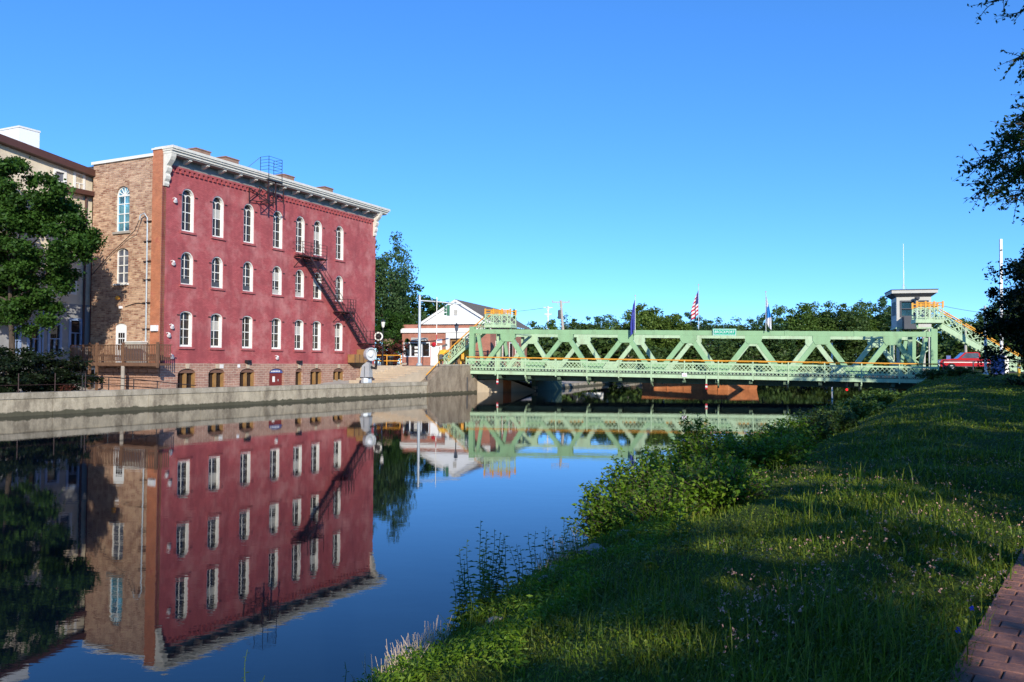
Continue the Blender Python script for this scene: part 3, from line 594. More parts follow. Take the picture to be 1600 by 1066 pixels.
# ladder cage over the cornice
lc = root('roof_ladder_cage', A, 'black iron escape cage standing over the mill cornice', 'ladder cage', MR)
yf, yb = -1.25, -0.45; cg = MB()
for x, y in ((8.35, yf), (9.75, yf), (8.35, yb), (9.75, yb)): obj('post', MB().bar((x, y, 15.9), (x, y, 17.85), 0.03, 0.03), 'black_metal', lc)
for z in (16.9, 17.15, 17.4, 17.62, 17.85): obj('hoop', MB().bar((8.35, yf, z), (9.75, yf, z), 0.022, 0.022).bar((8.35, yf, z), (8.35, yb, z), 0.022, 0.022).bar((9.75, yf, z), (9.75, yb, z), 0.022, 0.022), 'black_metal', lc)
obj('floor', MB().box(8.3, 9.8, yf-0.05, -0.96, 16.1, 16.16), 'black_metal', lc)
obj('stay', MB().bar((8.35, yb, 17.85), (7.4, 0.3, 16.7), 0.03, 0.03), 'black_metal', lc)
for y in (-0.2, -1.2):
    fr = MB().bar((7.5, y, 14.55), (10.0, y, 14.75), 0.045, 0.045).bar((7.5, y, 15.45), (10.0, y, 14.72), 0.05, 0.05).bar((7.5, y, 14.6), (8.8, y, 15.6), 0.05, 0.05).bar((10.0, y, 14.6), (10.0, y, 15.75), 0.06, 0.06).bar((7.5, y, 14.5), (7.5, y, 15.5), 0.05, 0.05)
    obj('support_frame', fr, 'iron', lc)
for x in (8.4, 9.2): obj('upright', MB().bar((x, -1.15, 14.4), (x, -1.15, 16.2), 0.08, 0.08).bar((x, -1.15, 14.6), (x, -0.01, 14.6), 0.05, 0.05), 'iron', lc)
# ================================================================== CREAM BUILDING behind
cr = root('cream_building', A, 'weathered cream building with brown eaves behind the left tree', 'building', MR)
CY = 6.95
def crm(px, py):
    p = hit(px, py, A-NC*CY, NC)-A; return p.dot(U), p.z
rects = [(86, 102, 268, 300), (117, 131, 272, 302), (54, 67, 322, 352), (84, 118, 425, 457), (45, 62, 508, 551), (77, 95, 508, 551), (110, 127, 500, 541), (18, 31, 512, 551), (14, 28, 430, 458)]
R_ = []
for x0, x1, y0, y1 in rects:
    a, zt = crm((x0+x1)/2, y0); _, zb = crm((x0+x1)/2, y1); wd = crm(x1, y1)[0]-crm(x0, y1)[0]; R_.append((a-wd/2, a+wd/2, zb, zt))
def rectp(r): return [(r[0], r[2]), (r[1], r[2]), (r[1], r[3]), (r[0], r[3])]
cm = lambda a, z, d: (a, CY+d, z)
mb = MB(); ups = [r for r in R_ if r[2] > 6.6]; los = [r for r in R_ if r[2] <= 6.6]
cell(mb, -16, 0.2, 6.6, 15.35, [rectp(r) for r in ups], cm, 0.25)
mb.add([cm(0.2, 15.35, 0), cm(-16, 15.35, 0), cm(-16, 17.4, 0)], [(0, 1, 2)])
obj('upper_wall', raw(mb, 'upper_wall'), 'cream', cr)
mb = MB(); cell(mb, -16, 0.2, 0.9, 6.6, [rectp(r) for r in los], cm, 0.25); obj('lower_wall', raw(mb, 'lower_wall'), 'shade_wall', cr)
for r in R_:
    f = MB()
    for a0, a1, z0, z1 in ((r[0]-.1, r[0]+.06, r[2]-.1, r[3]+.1), (r[1]-.06, r[1]+.1, r[2]-.1, r[3]+.1), (r[0]+.06, r[1]-.06, r[3]-.05, r[3]+.1), (r[0]+.06, r[1]-.06, r[2]-.1, r[2]+.05), (r[0]+.06, r[1]-.06, (r[2]+r[3])/2-.03, (r[2]+r[3])/2+.03), ((r[0]+r[1])/2-.025, (r[0]+r[1])/2+.025, r[2]+.05, (r[2]+r[3])/2-.031)): f.box(a0, a1, CY-0.04, CY+0.1, z0, z1)
    w_ = obj('window', f, 'white' if r[2] > 6 else 'blue_trim', cr); obj('pane', MB().box(r[0], r[1], CY+0.11, CY+0.13, r[2], r[3]), 'glass_dim' if r[2] > 5 else 'glass', w_)
obj('eave', MB().prism([(0.25, 15.3), (0.25, 15.75), (-16, 17.8), (-16, 17.35)], lambda a, z, d: (a, d, z), CY-0.55, CY+4), 'brown_trim', cr)
obj('lower_eave', MB().box(-1.9, 0.0, CY-0.5, CY-0.003, 14.0, 14.3), 'brown_trim', cr)
obj('downpipe', MB().tube([(-0.35, CY-0.12, 13.95), (-0.35, CY-0.12, 3)], 0.07), 'brown_trim', cr)
obj('blue_pipe', MB().tube([(-3.2, CY-0.1, 9.0), (-3.2, CY-0.1, 2.4)], 0.05), 'blue_trim', cr)
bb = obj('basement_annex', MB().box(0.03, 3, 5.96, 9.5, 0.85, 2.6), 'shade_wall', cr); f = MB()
for y0, y1, z0, z1 in ((6.0, 6.12, 0.95, 2.35), (7.85, 8.0, 0.95, 2.35), (6.12, 7.85, 2.23, 2.35), (6.95, 7.1, 0.95, 2.23)): f.box(-0.03, 0.05, y0, y1, z0, z1)
obj('window_frame', f, 'pure_white', bb); obj('pane', MB().box(0.0, 0.028, 6.1, 7.9, 0.95, 2.25), 'glass', bb)
ua = hit(30, 199, A-NC*10.5, NC)-A; ub = hit(62, 211, A-NC*10.5, NC)-A
ph = root('roof_penthouse', A, 'plain white cube rooftop structure above the cream building', 'penthouse', MR)
x0_, x1_, zt_ = ua.dot(U), ub.dot(U), ua.z
obj('walls', MB().box(x0_, x1_, 10.5, 14.5, 15, zt_), 'pure_white', ph); obj('rim', MB().box(x0_-0.04, x1_+0.04, 10.46, 14.54, zt_+0.002, zt_+0.12), 'white', ph)
obj('rear_roof', MB().box(-16, 0.2, CY+4.001, 18, 15.0, 15.9), 'dark_grey', cr)
# ------------------------------------------------------------------ wooden deck
dk = root('wooden_deck', A+U*(-0.6), 'brown wooden deck with picket railing against the mill gable', 'deck', MR)
dx = 0.6
obj('floor', MB().box(-1.2+dx, -0.12+dx, -1.2, 7.6, 2.55, 2.68), 'deck_wood', dk); obj('fascia', MB().box(-1.26+dx, -1.205+dx, -1.25, 7.6, 2.5, 2.72), 'deck_wood', dk)
rl = obj('top_rail', MB().box(-1.28+dx, -1.14+dx, -1.25, 7.6, 3.82, 3.87), 'deck_wood', dk); obj('bottom_rail', MB().box(-1.25+dx, -1.19+dx, -1.25, 7.6, 2.8, 2.86), 'deck_wood', dk)
pk = MB().box(-0.022, 0.022, -0.022, 0.022, 2.86, 3.82).mesh('picket'); pk.materials.append(MATS['deck_wood'])
for k in range(61): obj('picket', pk, None, dk).location = (-1.22+dx, -1.1+k*0.143, 0)
for y in (-1.25, 1.85, 4.3, 5.0, 7.6): obj('post', MB().box(-1.29+dx, -1.16+dx, y-0.07, y+0.07, 0.9 if y > 0 else 2.4, 4.0), 'deck_wood', dk)
er = obj('end_rail', MB().box(-1.2+dx, -0.1+dx, -1.27, -1.2, 3.82, 3.87), 'deck_wood', dk)
for k in range(6): obj('picket', pk, None, dk).location = (-1.05+k*0.16+dx, -1.23, 0)
obj('footing_column', MB().tube([(-1.22+dx, 1.85, 0.9), (-1.22+dx, 1.85, 2.5)], 0.12, 8), 'pavement', dk)
bx = root('deck_cabinet', A+U*(-0.4)-NC*1.3+Vector((0, 0, 2.68)), 'pale grey utility cabinet standing on the wooden deck', 'cabinet', MR)
obj('body', MB().box(-0.28, 0.2, -0.4, 1.1, 0, 1.35), 'plastic_grey', bx); obj('lid', MB().box(-0.31, 0.23, -0.43, 1.13, 1.352, 1.41), 'white', bx)
# ================================================================== WALK, STEPS, STREET
def at(px, D, z=0.0):
    p = atD(px, 568, D); return Vector((p.x, p.y, z))
def wf(px, py, z):                                  # pixel at height z, in the canal wall's frame
    p = onz(px, py, z)-W0; return p.dot(WD), p.dot(Vector((-WD.y, WD.x, 0)))
st = root('broad_steps', W0+WD*31+Vector((0, 0, 0)), 'broad shallow tan concrete steps rising beside the abutment', 'steps', WROT)
for k in range(8):
    z = 1.15+0.17*(k+1); obj('step', MB().box(k*0.93, 7.9, 0.74, 4.5, z-0.17 if k else 0.8, z-0.001*k), 'tan_concrete', st)
rw = root('retaining_wall', W0+WD*31, 'tan concrete retaining wall with ragged edge right of mill', 'wall', WROT)
obj('wall_face', MB().box(2.0, 8.6, 4.52, 5.0, 0.9, 2.56), 'tan_concrete', rw)
rnd = random.Random(5)
for k in range(9): obj('edge_stone', MB().prism([(1.2+k*0.75, 1.3+k*0.165), (1.85+k*0.75, 1.34+k*0.165), (1.8+k*0.75, 1.62+k*0.15), (1.3+k*0.75, 1.56+k*0.15)], fm_w, 4.28+rnd.uniform(-.05, .05), 4.516), 'tan_concrete', rw)
pr = root('ramp_handrail', W0+WD*36.2, 'short orange handrail sloping down the abutment edge', 'handrail', WROT)
obj('rail', MB().tube([(0.1, 0.3, 1.75), (2.1, 0.3, 2.95)], 0.05), 'orange', pr)
for x, z0, z1 in ((0.2, 1.2, 1.8), (2.0, 2.4, 2.9)): obj('post', MB().tube([(x, 0.3, z0), (x, 0.3, z1)], 0.05), 'dark_grey', pr)
# black railings along the walk
rr = root('walk_railing', W0+WD*6, 'thin black pipe railing descending along the walk below gable', 'railing', WROT)
ptsr = [(-1.0, 1.25, 2.0), (2.2, 1.25, 1.75), (6.6, 1.25, 1.28)]
obj('top_rail', MB().tube(ptsr, 0.028, 6), 'black_metal', rr); obj('lower_rail', MB().tube([(x, y, z-0.42) for x, y, z in ptsr], 0.024, 6), 'black_metal', rr)
for x in (-1.0, 0.6, 2.2, 3.8, 5.2): obj('post', MB().tube([(x, 1.25, 1.0), (x, 1.25, lerp_table([(-1, 2.0), (2.2, 1.75), (6.6, 1.28)], x))], 0.028, 6), 'black_metal', rr)
rr = root('wall_fence', W0, 'thin iron posts and wire on canal wall below the left tree', 'fence', WROT)
for x in (-4.0, -1.0, 1.0, 2.9, 4.6): obj('post', MB().tube([(x, 0.35, 1.17), (x, 0.35, 2.15)], 0.025, 6), 'iron', rr)
for z in (1.55,): obj('wire', MB().tube([(-4, 0.35, z), (4.6, 0.35, z)], 0.012, 5), 'iron', rr)
# riveted column with round white lamp head
p = at(573, 67.5, 0.92)
sc = root('searchlight_column', p, 'grey tapered column carrying a big round white lamp', 'monument', R(-20))
obj('base', MB().lathe([(0.44, 0), (0.46, 0.3), (0.42, 0.55), (0.34, 0.6)], n=8), 'galv', sc); sc.scale = (1, 1, 1.09)
bd = obj('body', MB().add([(-0.45, -0.28, 0.6), (0.42, -0.28, 0.6), (0.42, 0.28, 0.6), (-0.45, 0.28, 0.6), (-0.30, -0.24, 1.5), (0.36, -0.24, 1.5), (0.36, 0.24, 1.5), (-0.30, 0.24, 1.5), (0.05, -0.2, 1.75), (0.38, -0.2, 2.0), (0.38, 0.2, 2.0), (0.05, 0.2, 1.75)],
    [(0, 1, 5, 4), (1, 2, 6, 5), (2, 3, 7, 6), (3, 0, 4, 7), (4, 5, 9, 8), (5, 6, 10, 9), (6, 7, 11, 10), (7, 4, 8, 11), (8, 9, 10, 11), (3, 2, 1, 0)]), 'grey_metal', sc)
obj('belt', MB().box(-0.46, 0.44, -0.3, 0.3, 0.56, 0.64), 'black_metal', bd)
obj('seam', MB().box(-0.06, -0.03, -0.3, -0.26, 0.65, 1.45), 'dark_grey', bd)
obj('neck', MB().box(0.12, 0.4, -0.16, 0.16, 1.9, 2.3), 'galv', sc)
hd2 = obj('lamp_drum', MB().lathe([(0.30, -0.35), (0.46, -0.2), (0.50, 0.15), (0.50, 0.3), (0.43, 0.3), (0.40, 0.1)], (0.45, 0, 2.35), 18, 'X'), 'dish_white', sc, smooth=False)
hd2.rotation_euler = (0, 0, R(-30)); obj('lens', MB().lathe([(0.02, 0.34), (0.16, 0.3), (0.25, 0.2), (0.25, 0.05)][::-1], (0.45, 0, 2.35), 16, 'X'), 'pure_white', hd2, smooth=True)
obj('arm', MB().tube([(0.3, 0.1, 1.4), (0.75, 0.15, 1.3), (0.85, 0.1, 1.9)], 0.12, 8), 'black_metal', sc)
# street lamp with round banner and flower basket
def lamp_post(px, D, ytop, label, round_sign=False):
    p = at(px, D, 2.5); zt = 2.75+(568.3-ytop)*D/F-2.5
    l = root('street_lamp', p, label, 'street lamp')
    obj('post', MB().lathe([(0.16, 0), (0.16, 0.3), (0.09, 0.5), (0.06, 0.9), (0.045, zt-0.9)], n=10), 'black_metal', l)
    obj('lantern', MB().lathe([(0.06, zt-0.9), (0.13, zt-0.8), (0.2, zt-0.35), (0.2, zt-0.33)], n=8), 'white' if round_sign else 'glass_dim', l)
    obj('lantern_cap', MB().lathe([(0.24, zt-0.327), (0.14, zt-0.15), (0.04, zt-0.08), (0.02, zt)], n=8), 'black_metal', l)
    if round_sign:
        b = obj('round_sign', MB().lathe([(0.42, 0), (0.42, 0.05)], (-0.4, -0.15, zt-1.75), 20, 'Y'), 'white', l)
        obj('emblem_ring', MB().lathe([(0.30, -0.02), (0.30, 0.0), (0.22, 0.0), (0.22, -0.02)], (-0.4, -0.16, zt-1.75), 20, 'Y'), 'black_metal', b)
        obj('emblem', MB().box(-0.52, -0.28, -0.19, -0.155, zt-1.85, zt-1.65), 'black_metal', b)
        obj('bracket', MB().bar((-0.8, 0, zt-1.3), (0.5, 0, zt-1.3), 0.03, 0.03), 'black_metal', l)
        rng = np.random.default_rng(4); P = rng.normal(size=(500, 3))*np.array([.2, .2, .14])+np.array([0.5, 0, zt-2.3])
        obj('flower_basket', np_mesh('flower_basket', leaves(rng, P, 0.12), 4, 'leaf_bright'), None, l)
        P = rng.normal(size=(160, 3))*np.array([.22, .22, .14])+np.array([0.55, -0.05, zt-2.28]); obj('blossom', np_mesh('blossom', leaves(rng, P, 0.11), 4, 'pink_flower'), None, l)
    return l
lamp_post(598, 80, 498, 'lamp post with round white banner and hanging flower basket beside the mill', True)
lamp_post(713, 83, 504, 'black lantern lamp post in front of brick shop entrance')
yr = root('yellow_railing', at(606, 81, 2.5), 'yellow pipe railing on street edge right of mill', 'railing', R(-10))
for z in (0.5, 1.05): obj('rail', MB().tube([(-1.6, 0, z), (1.3, 0, z)], 0.045, 6), 'orange', yr)
for x in (-1.6, -0.1, 1.3): obj('post', MB().tube([(x, 0, 0), (x, 0, 1.08)], 0.045, 6), 'orange', yr)
bn = root('litter_bin', at(609, 82, 2.5), 'dark round litter bin behind the yellow railing', 'bin'); obj('drum', MB().lathe([(0.3, 0), (0.35, 0.9), (0.3, 0.95)], n=12), 'black_metal', bn); obj('rim', MB().lathe([(0.37, 0.9), (0.37, 0.98), (0.3, 0.98)], n=12), 'dark_grey', bn)
# traffic signal mast
p = at(655, 84, 2.5); ms_ = root('signal_mast', p, 'pale steel mast with arm holding a green traffic signal', 'traffic signal')
zt = 2.75+(568-461)*84/F-2.5
obj('mast', MB().tube([(0, 0, 0), (0, 0, zt)], 0.16, 10, 0.12), 'galv', ms_); obj('foot', MB().lathe([(0.3, 0), (0.3, 0.2), (0.2, 0.3)], n=10), 'galv', ms_)
obj('mast_arm', MB().tube([(0, 0, zt-0.55), (1.6, 0.3, zt-0.62), (4.2, 0.8, zt-0.85)], 0.07, 8), 'galv', ms_)
sg = obj('signal_head', MB().box(2.72, 3.02, 0.45, 0.7, zt-2.05, zt-0.95), 'signal_green', ms_)
for k in range(3): obj('visor', MB().lathe([(0.13, 0), (0.13, 0.22)], (2.66, 0.57, zt-1.87+k*0.34), 10, 'X'), 'signal_green', sg); sg.children[-1].location.x = -0.2
# crossing gate
def gate(px, D, label, arm_top, tilt=0.0):
    p = at(px, D, 2.5); g = root('crossing_gate', p, label, 'crossing gate')
    obj('cabinet', MB().box(-0.5, 0.35, -0.35, 0.35, 0, 1.95).box(-0.55, 0.4, -0.4, 0.4, 1.953, 2.03), 'pure_white', g)
    obj('support', MB().box(0.4, 0.62, -0.12, 0.12, 0, 2.1), 'white', g)
    zt = 2.75+(568.6-arm_top)*D/F-2.5; n = 9
    for k in range(n):
        z0 = 2.1+(zt-2.1)*k/n; z1 = 2.1+(zt-2.1)*(k+1)/n; obj('arm_section', MB().bar((0.1+tilt*k, -0.42, z0), (0.1+tilt*(k+1), -0.42, z1), 0.07, 0.09), 'red_paint' if k in (1,) else 'white', g)
    obj('warning_lamp', MB().lathe([(0.05, -0.25), (0.22, -0.15), (0.22, 0.0), (0.05, 0.05)], (-0.15, -0.45, 2.2), 12, 'Y'), 'red_paint', g)
    obj('counterweight', MB().bar((0.35, 0.1, 1.9), (1.1, 0.3, 2.2), 0.16, 0.2), 'dark_grey', g); return g
gate(681, 84, 'white crossing gate with raised arm and red lamp beside abutment', 465)
# yellow barrier units
for px, D, lb in ((694, 83.5, 'yellow barrier with dark panel left of lamp post'), (728, 83.0, 'yellow barrier drum right of lamp post')):
    y_ = root('yellow_barrier', at(px, D, 2.5), lb, 'barrier', group='yellow barriers by the bridge stair')
    obj('tank', MB().lathe([(0.35, 0.5), (0.62, 0.6), (0.66, 1.2), (0.5, 1.6), (0.1, 1.7)], n=8), 'yellow', y_)
    for x in (-0.5, 0.5): obj('leg', MB().box(x-0.06, x+0.06, -0.2, 0.2, 0, 0.6), 'yellow', y_)
    obj('panel', MB().box(-0.42, 0.42, -0.7, -0.665, 0.7, 1.2), 'dark_grey' if px < 700 else 'orange', y_)
# ------------------------------------------------------------------ brick shop with white pediment
SR = R(-15.7); sp_ = at(628, 94, 2.45)
sh = root('brick_shop', sp_, 'red brick shop with white gable pediment across the street', 'building', SR)
def sx(px): 
    p = hit(px, 540, sp_, Vector((math.sin(-SR), math.cos(SR), 0)))-sp_; return p.x*math.cos(SR)+p.y*math.sin(SR)
def sz(px, py):
    return hit(px, py, sp_, Vector((math.sin(-SR), math.cos(SR), 0))).z-2.45
X1 = sx(766); win = (sx(631), sx(672), sz(650, 558), sz(650, 535)); dor = (sx(703), sx(732), 0.05, sz(715, 529)); zb = sz(690, 520); ze = sz(690, 507)
mb = MB(); cell(mb, 0, X1, 0, ze, [rectp(win), rectp(dor)], fm, 0.3)
mb.add([(X1, 0, 0), (X1, 16, 0), (X1, 16, ze), (X1, 0, ze)], [(0, 1, 2, 3)]); mb.add([(0, 0, 0), (0, 16, 0), (0, 16, ze), (0, 0, ze)], [(3, 2, 1, 0)])
obj('brick_wall', raw(mb, 'brick_wall'), 'shop_brick', sh)
f = MB()
for a in (win[0], win[0]+0.75, win[1]-1.05, win[1]-0.1): f.box(a, a+0.1, -0.04, 0.2, win[2], win[3])
f.box(win[0]+.11, win[1]-.11, -0.03, 0.19, win[3]-0.12, win[3]).box(win[0]+.11, win[1]-.11, -0.03, 0.19, win[2], win[2]+0.1)
w_ = obj('shop_window', f, 'pure_white', sh); obj('pane', MB().box(*win[:2], 0.2, 0.22, win[2], win[3]), 'glass', w_)
cx = (win[0]+win[1])/2
for k in range(3): obj('window_decal', MB().box(cx-0.35, cx+0.35, 0.17, 0.198, win[2]+0.15+k*0.4, win[2]+0.4+k*0.4), 'white', w_)
d_ = obj('entrance_frame', MB().box(dor[0]-0.45, dor[0], -0.15, 0.1, 0, zb).box(dor[1], dor[1]+0.4, -0.15, 0.1, 0, zb).box(dor[0]+.002, dor[1]-.002, -0.13, 0.1, dor[3], zb), 'white', sh)
obj('door', MB().box(dor[0], dor[1], 0.2, 0.26, 0, dor[3]).box(dor[0]+0.9, dor[0]+1.0, 0.1, 0.199, 0, dor[3]), 'amber_wood', d_)
for k in range(2): obj('pane', MB().box(dor[0]+0.2+k*1.0, dor[0]+0.8+k*1.0, 0.17, 0.198, 1.1, dor[3]-0.3), 'glass', d_)
obj('string_course', MB().box(-0.1, X1+0.1, -0.2, -0.003, zb, zb+0.5), 'white', sh)
xl = sx(660); xr = sx(768); ax = sx(713); az = sz(713, 472)
pe = obj('pediment', MB().prism([(xl, ze+.003), (xr, ze+.003), (ax, az)], fm, -0.25, 0.1), 'pure_white', sh)
obj('rake', MB().bar((xl-0.3, -0.35, ze-0.05), (ax, -0.35, az+0.12), 0.25, 0.28, (0, 1, 0)), 'white', pe); obj('rake', MB().bar((xr+0.3, -0.35, ze-0.05), (ax, -0.35, az+0.12), 0.25, 0.28, (0, 1, 0)), 'white', pe)
obj('vent', MB().box(ax-0.2, ax+0.2, -0.29, -0.253, az-1.5, az-0.9), 'plastic_grey', pe)
obj('roof', MB().add([(xl-0.4, -0.4, ze), (ax, -0.4, az+0.28), (xr+0.5, -0.4, ze), (xl-0.4, 16.5, ze), (ax, 16.5, az+0.28), (xr+0.5, 16.5, ze)], [(0, 1, 4, 3), (1, 2, 5, 4)]), 'shingle', sh)
obj('wall_plaque', MB().box(sx(683), sx(691), -0.06, -0.003, sz(687, 536), sz(687, 530)), 'pure_white', sh)
obj('awning', MB().box(win[0]+1.2, win[1]-0.2, -0.8, -0.05, win[3]+0.15, win[3]+0.5), 'plastic_grey', sh)
for k in range(5):
    y = 2+k*2.8; w_ = obj('side_window', MB().box(X1-0.02, X1+0.06, y, y+1.3, 1.0, 2.9), 'white', sh); obj('pane', MB().box(X1+0.061, X1+0.075, y+0.15, y+1.15, 1.15, 2.75), 'glass', w_)
# low white boathouse on the bank beyond the bridge (seen mirrored under the deck)
bh = root('white_boathouse', (7.2, 113, 1.0), 'low white boathouse mirrored in water beneath the bridge', 'boathouse', R(-70))
obj('wall', MB().box(-4, 4, 0, 4, 0, 1.8), 'pure_white', bh); obj('roof', MB().prism([(-0.3, 1.8), (4.3, 1.8), (2, 2.6)], lambda a, z, d: (d, a, z), -4.3, 4.3), 'dark_grey', bh)
for k in range(4): obj('window', MB().box(-3.2+k*1.7, -2.2+k*1.7, -0.03, -0.002, 0.5, 1.3), 'glass_dim', bh)
# rusty barge
bp = at(1005, 95, 0); bq = at(1137, 91.5, 0); bg = root('rusty_barge', bp, 'rust coloured steel work barge moored behind the bridge', 'barge', math.atan2(bq.y-bp.y, bq.x-bp.x)); bl_ = (bq-bp).length
obj('hull', MB().add([(0, 0, -0.4), (bl_, 0, -0.4), (bl_+2.6, 4.5, -0.4), (0.6, 6, -0.4), (-0.15, -0.1, 1.1), (bl_, -0.1, 1.1), (bl_+2.9, 4.5, 1.2), (0.6, 6, 1.15)], [(0, 1, 5, 4), (1, 2, 6, 5), (2, 3, 7, 6), (3, 0, 4, 7), (4, 5, 6, 7)]), 'rust', bg)
obj('rub_rail', MB().bar((-0.15, -0.14, 1.05), (bl_, -0.14, 1.05), 0.08, 0.1), 'rust', bg)
for k in range(5): obj('rib', MB().box(0.8+k*1.9, 0.9+k*1.9, -0.12, -0.02, -0.3, 0.74), 'rust', bg)
# utility poles
def upole(px, D, ytop, label, arms, lean=0.0, mat='wood_pole', base=2.4, thick=0.16, transformer=False):
    p = at(px, D, base); zt = 2.75+(569-ytop)*D/F-base; u_ = root('utility_pole', p, label, 'utility pole', group='utility poles behind the bridge')
    top = Vector((-lean, 0, zt)); obj('pole', MB().tube([(0, 0, 0), top], thick*1.25, 8, thick*0.8), mat, u_)
    for dz, wd in arms:
        c = obj('crossarm', MB().bar((top.x-wd, 0, zt-dz), (top.x+wd, 0, zt-dz), 0.12, 0.14), mat, u_)
        for x in (-wd, 0, wd): obj('insulator', MB().lathe([(0.05, 0), (0.07, 0.1), (0.04, 0.22)], (top.x+x*0.95, 0, zt-dz+0.07), 6), 'grey_metal', c)
        obj('brace', MB().bar((top.x, -0.1, zt-dz-0.8), (top.x+wd*0.5, -0.1, zt-dz), 0.05, 0.05).bar((top.x, -0.1, zt-dz-0.8), (top.x-wd*0.5, -0.1, zt-dz), 0.05, 0.05), mat, u_)
    if transformer: obj('transformer', MB().lathe([(0.2, 0), (0.24, 0.1), (0.24, 1.2), (0.15, 1.3)], (top.x*0.75-0.35, 0, zt*0.72), 8), 'dark_grey', u_)
    return u_
upole(884, 118, 469, 'tall leaning utility pole with crossarm behind bridge left half', [(0.25, 1.25)], 0.75, thick=0.2, transformer=True)
upole(856, 165, 478, 'distant slim white utility pole left of the leaning pole', [(0.3, 0.9), (1.6, 0.7)], 0, 'white', thick=0.16)
upole(1509, 105, 503, 'utility pole with crossarm behind the sloping right stair', [(0.3, 0.75)], 0)
wr = root('overhead_wire', at(700, 110, 2.4), 'thin overhead wire running left from the distant white pole', 'wire')
o_ = wr.location; q0 = at(600, 150, 2.75+(568-480)*150/F); q1 = at(856, 165, 2.75+(568.9-480)*165/F)
obj('strand', MB().tube([q0.lerp(q1, t)-o_-Vector((0, 0, 1.2*4*t*(1-t))) for t in np.linspace(0, 1, 12)], 0.035, 4), 'dark_grey', wr)
wr = root('tower_wire', at(1460, 78, 2.4), 'thin wire sagging right from the control tower', 'wire'); o_ = wr.location
q0 = at(1458, 80, 2.75+(572-474)*80/F); q1 = at(1600, 84, 2.75+(573-493)*84/F)
obj('strand', MB().tube([q0.lerp(q1, t)-o_-Vector((0, 0, 0.25*4*t*(1-t))) for t in np.linspace(0, 1, 10)], 0.02, 4), 'dark_grey', wr)
# ================================================================== LIFT BRIDGE
P1 = Vector((-3.891, 80.0, 0)); BL = 40.58; BA = R(-15.729); BT = 0.48/BL
br = root('lift_bridge', P1, 'green steel truss lift bridge spanning the canal', 'bridge', BA, ry=BT)
BX = Vector((math.cos(BA), math.sin(BA), 0)); BY = Vector((-BX.y, BX.x, 0))
def bxz(px, py, off=0):
    p = hit(px, py, P1+BY*off, BY)-P1; x = p.dot(BX); return x, p.z+x*BT
tops = [3.6+5.63*k for k in range(7)]; bots = [0.7]+[6.2+5.68*k for k in range(6)]+[40.0]; BWD = 9.0
for yo, far in ((0, 0), (BWD, 1)):
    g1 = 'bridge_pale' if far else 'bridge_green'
    tc = obj('top_chord', MB().box(0, BL, yo-0.22, yo+0.22, 5.68, 6.1), g1, br)
    for k in range(7): obj('splice_plate', MB().box(tops[k]+2.6, tops[k]+2.95, yo-0.25, yo-0.222, 5.66, 6.12), g1, tc)
    obj('bottom_chord', MB().box(0, BL, yo-0.2, yo+0.2, 1.99, 2.14), g1, br)
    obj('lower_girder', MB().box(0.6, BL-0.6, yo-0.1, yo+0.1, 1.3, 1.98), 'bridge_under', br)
    for k, x in enumerate(tops):
        obj('gusset_plate', MB().prism([(x-0.72, 5.675), (x-0.72, 5.3), (x-0.5, 4.95), (x+0.5, 4.95), (x+0.72, 5.3), (x+0.72, 5.675)], fm, yo-0.24, yo+0.24), g1, br)
        for b_ in (bots[k], bots[k+1]):
            s_ = -1 if b_ < x else 1
            obj('diagonal', MB().bar((x+s_*0.42, yo, 5.15), (b_-s_*0.25, yo, 2.2), 0.40, 0.42, (1, 0, 0)), g1, br)
    for x in bots[1:-1]: obj('gusset_plate', MB().prism([(x-0.9, 2.5), (x+0.9, 2.5), (x+0.5, 3.05), (x-0.5, 3.05)], fm, yo-0.23, yo+0.23), g1, br)
    for x in (0.0, BL): obj('end_post', MB().box(x-0.24, x+0.24, yo-0.26, yo+0.26, 1.7, 6.35), 'bridge_green', br)
    for x in (2.55, BL-1.75): obj('guide_column', MB().box(x-0.17, x+0.17, yo+0.25, yo+0.5, 1.8, 5.67), 'bridge_pale', br)
    for x, s_ in ((0.3, 1), (BL-0.3, -1)): obj('end_strut', MB().bar((x+s_*0.3, yo, 5.6), (x+s_*0.85, yo, 2.4), 0.3, 0.3, (1, 0, 0)), 'bridge_green', br)
obj('road_deck', MB().box(0, BL, 0.3, BWD-0.3, 2.15, 2.3), 'asphalt', br)
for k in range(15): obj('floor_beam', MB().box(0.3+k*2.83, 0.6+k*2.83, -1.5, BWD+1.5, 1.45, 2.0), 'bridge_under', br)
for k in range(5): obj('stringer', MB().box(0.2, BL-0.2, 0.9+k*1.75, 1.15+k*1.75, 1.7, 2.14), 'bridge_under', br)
for k in range(7): obj('portal_strut', MB().box(tops[k]-0.12, tops[k]+0.12, 0.23, BWD-0.23, 5.72, 5.9), 'bridge_pale', br) if k in (0, 6) else None
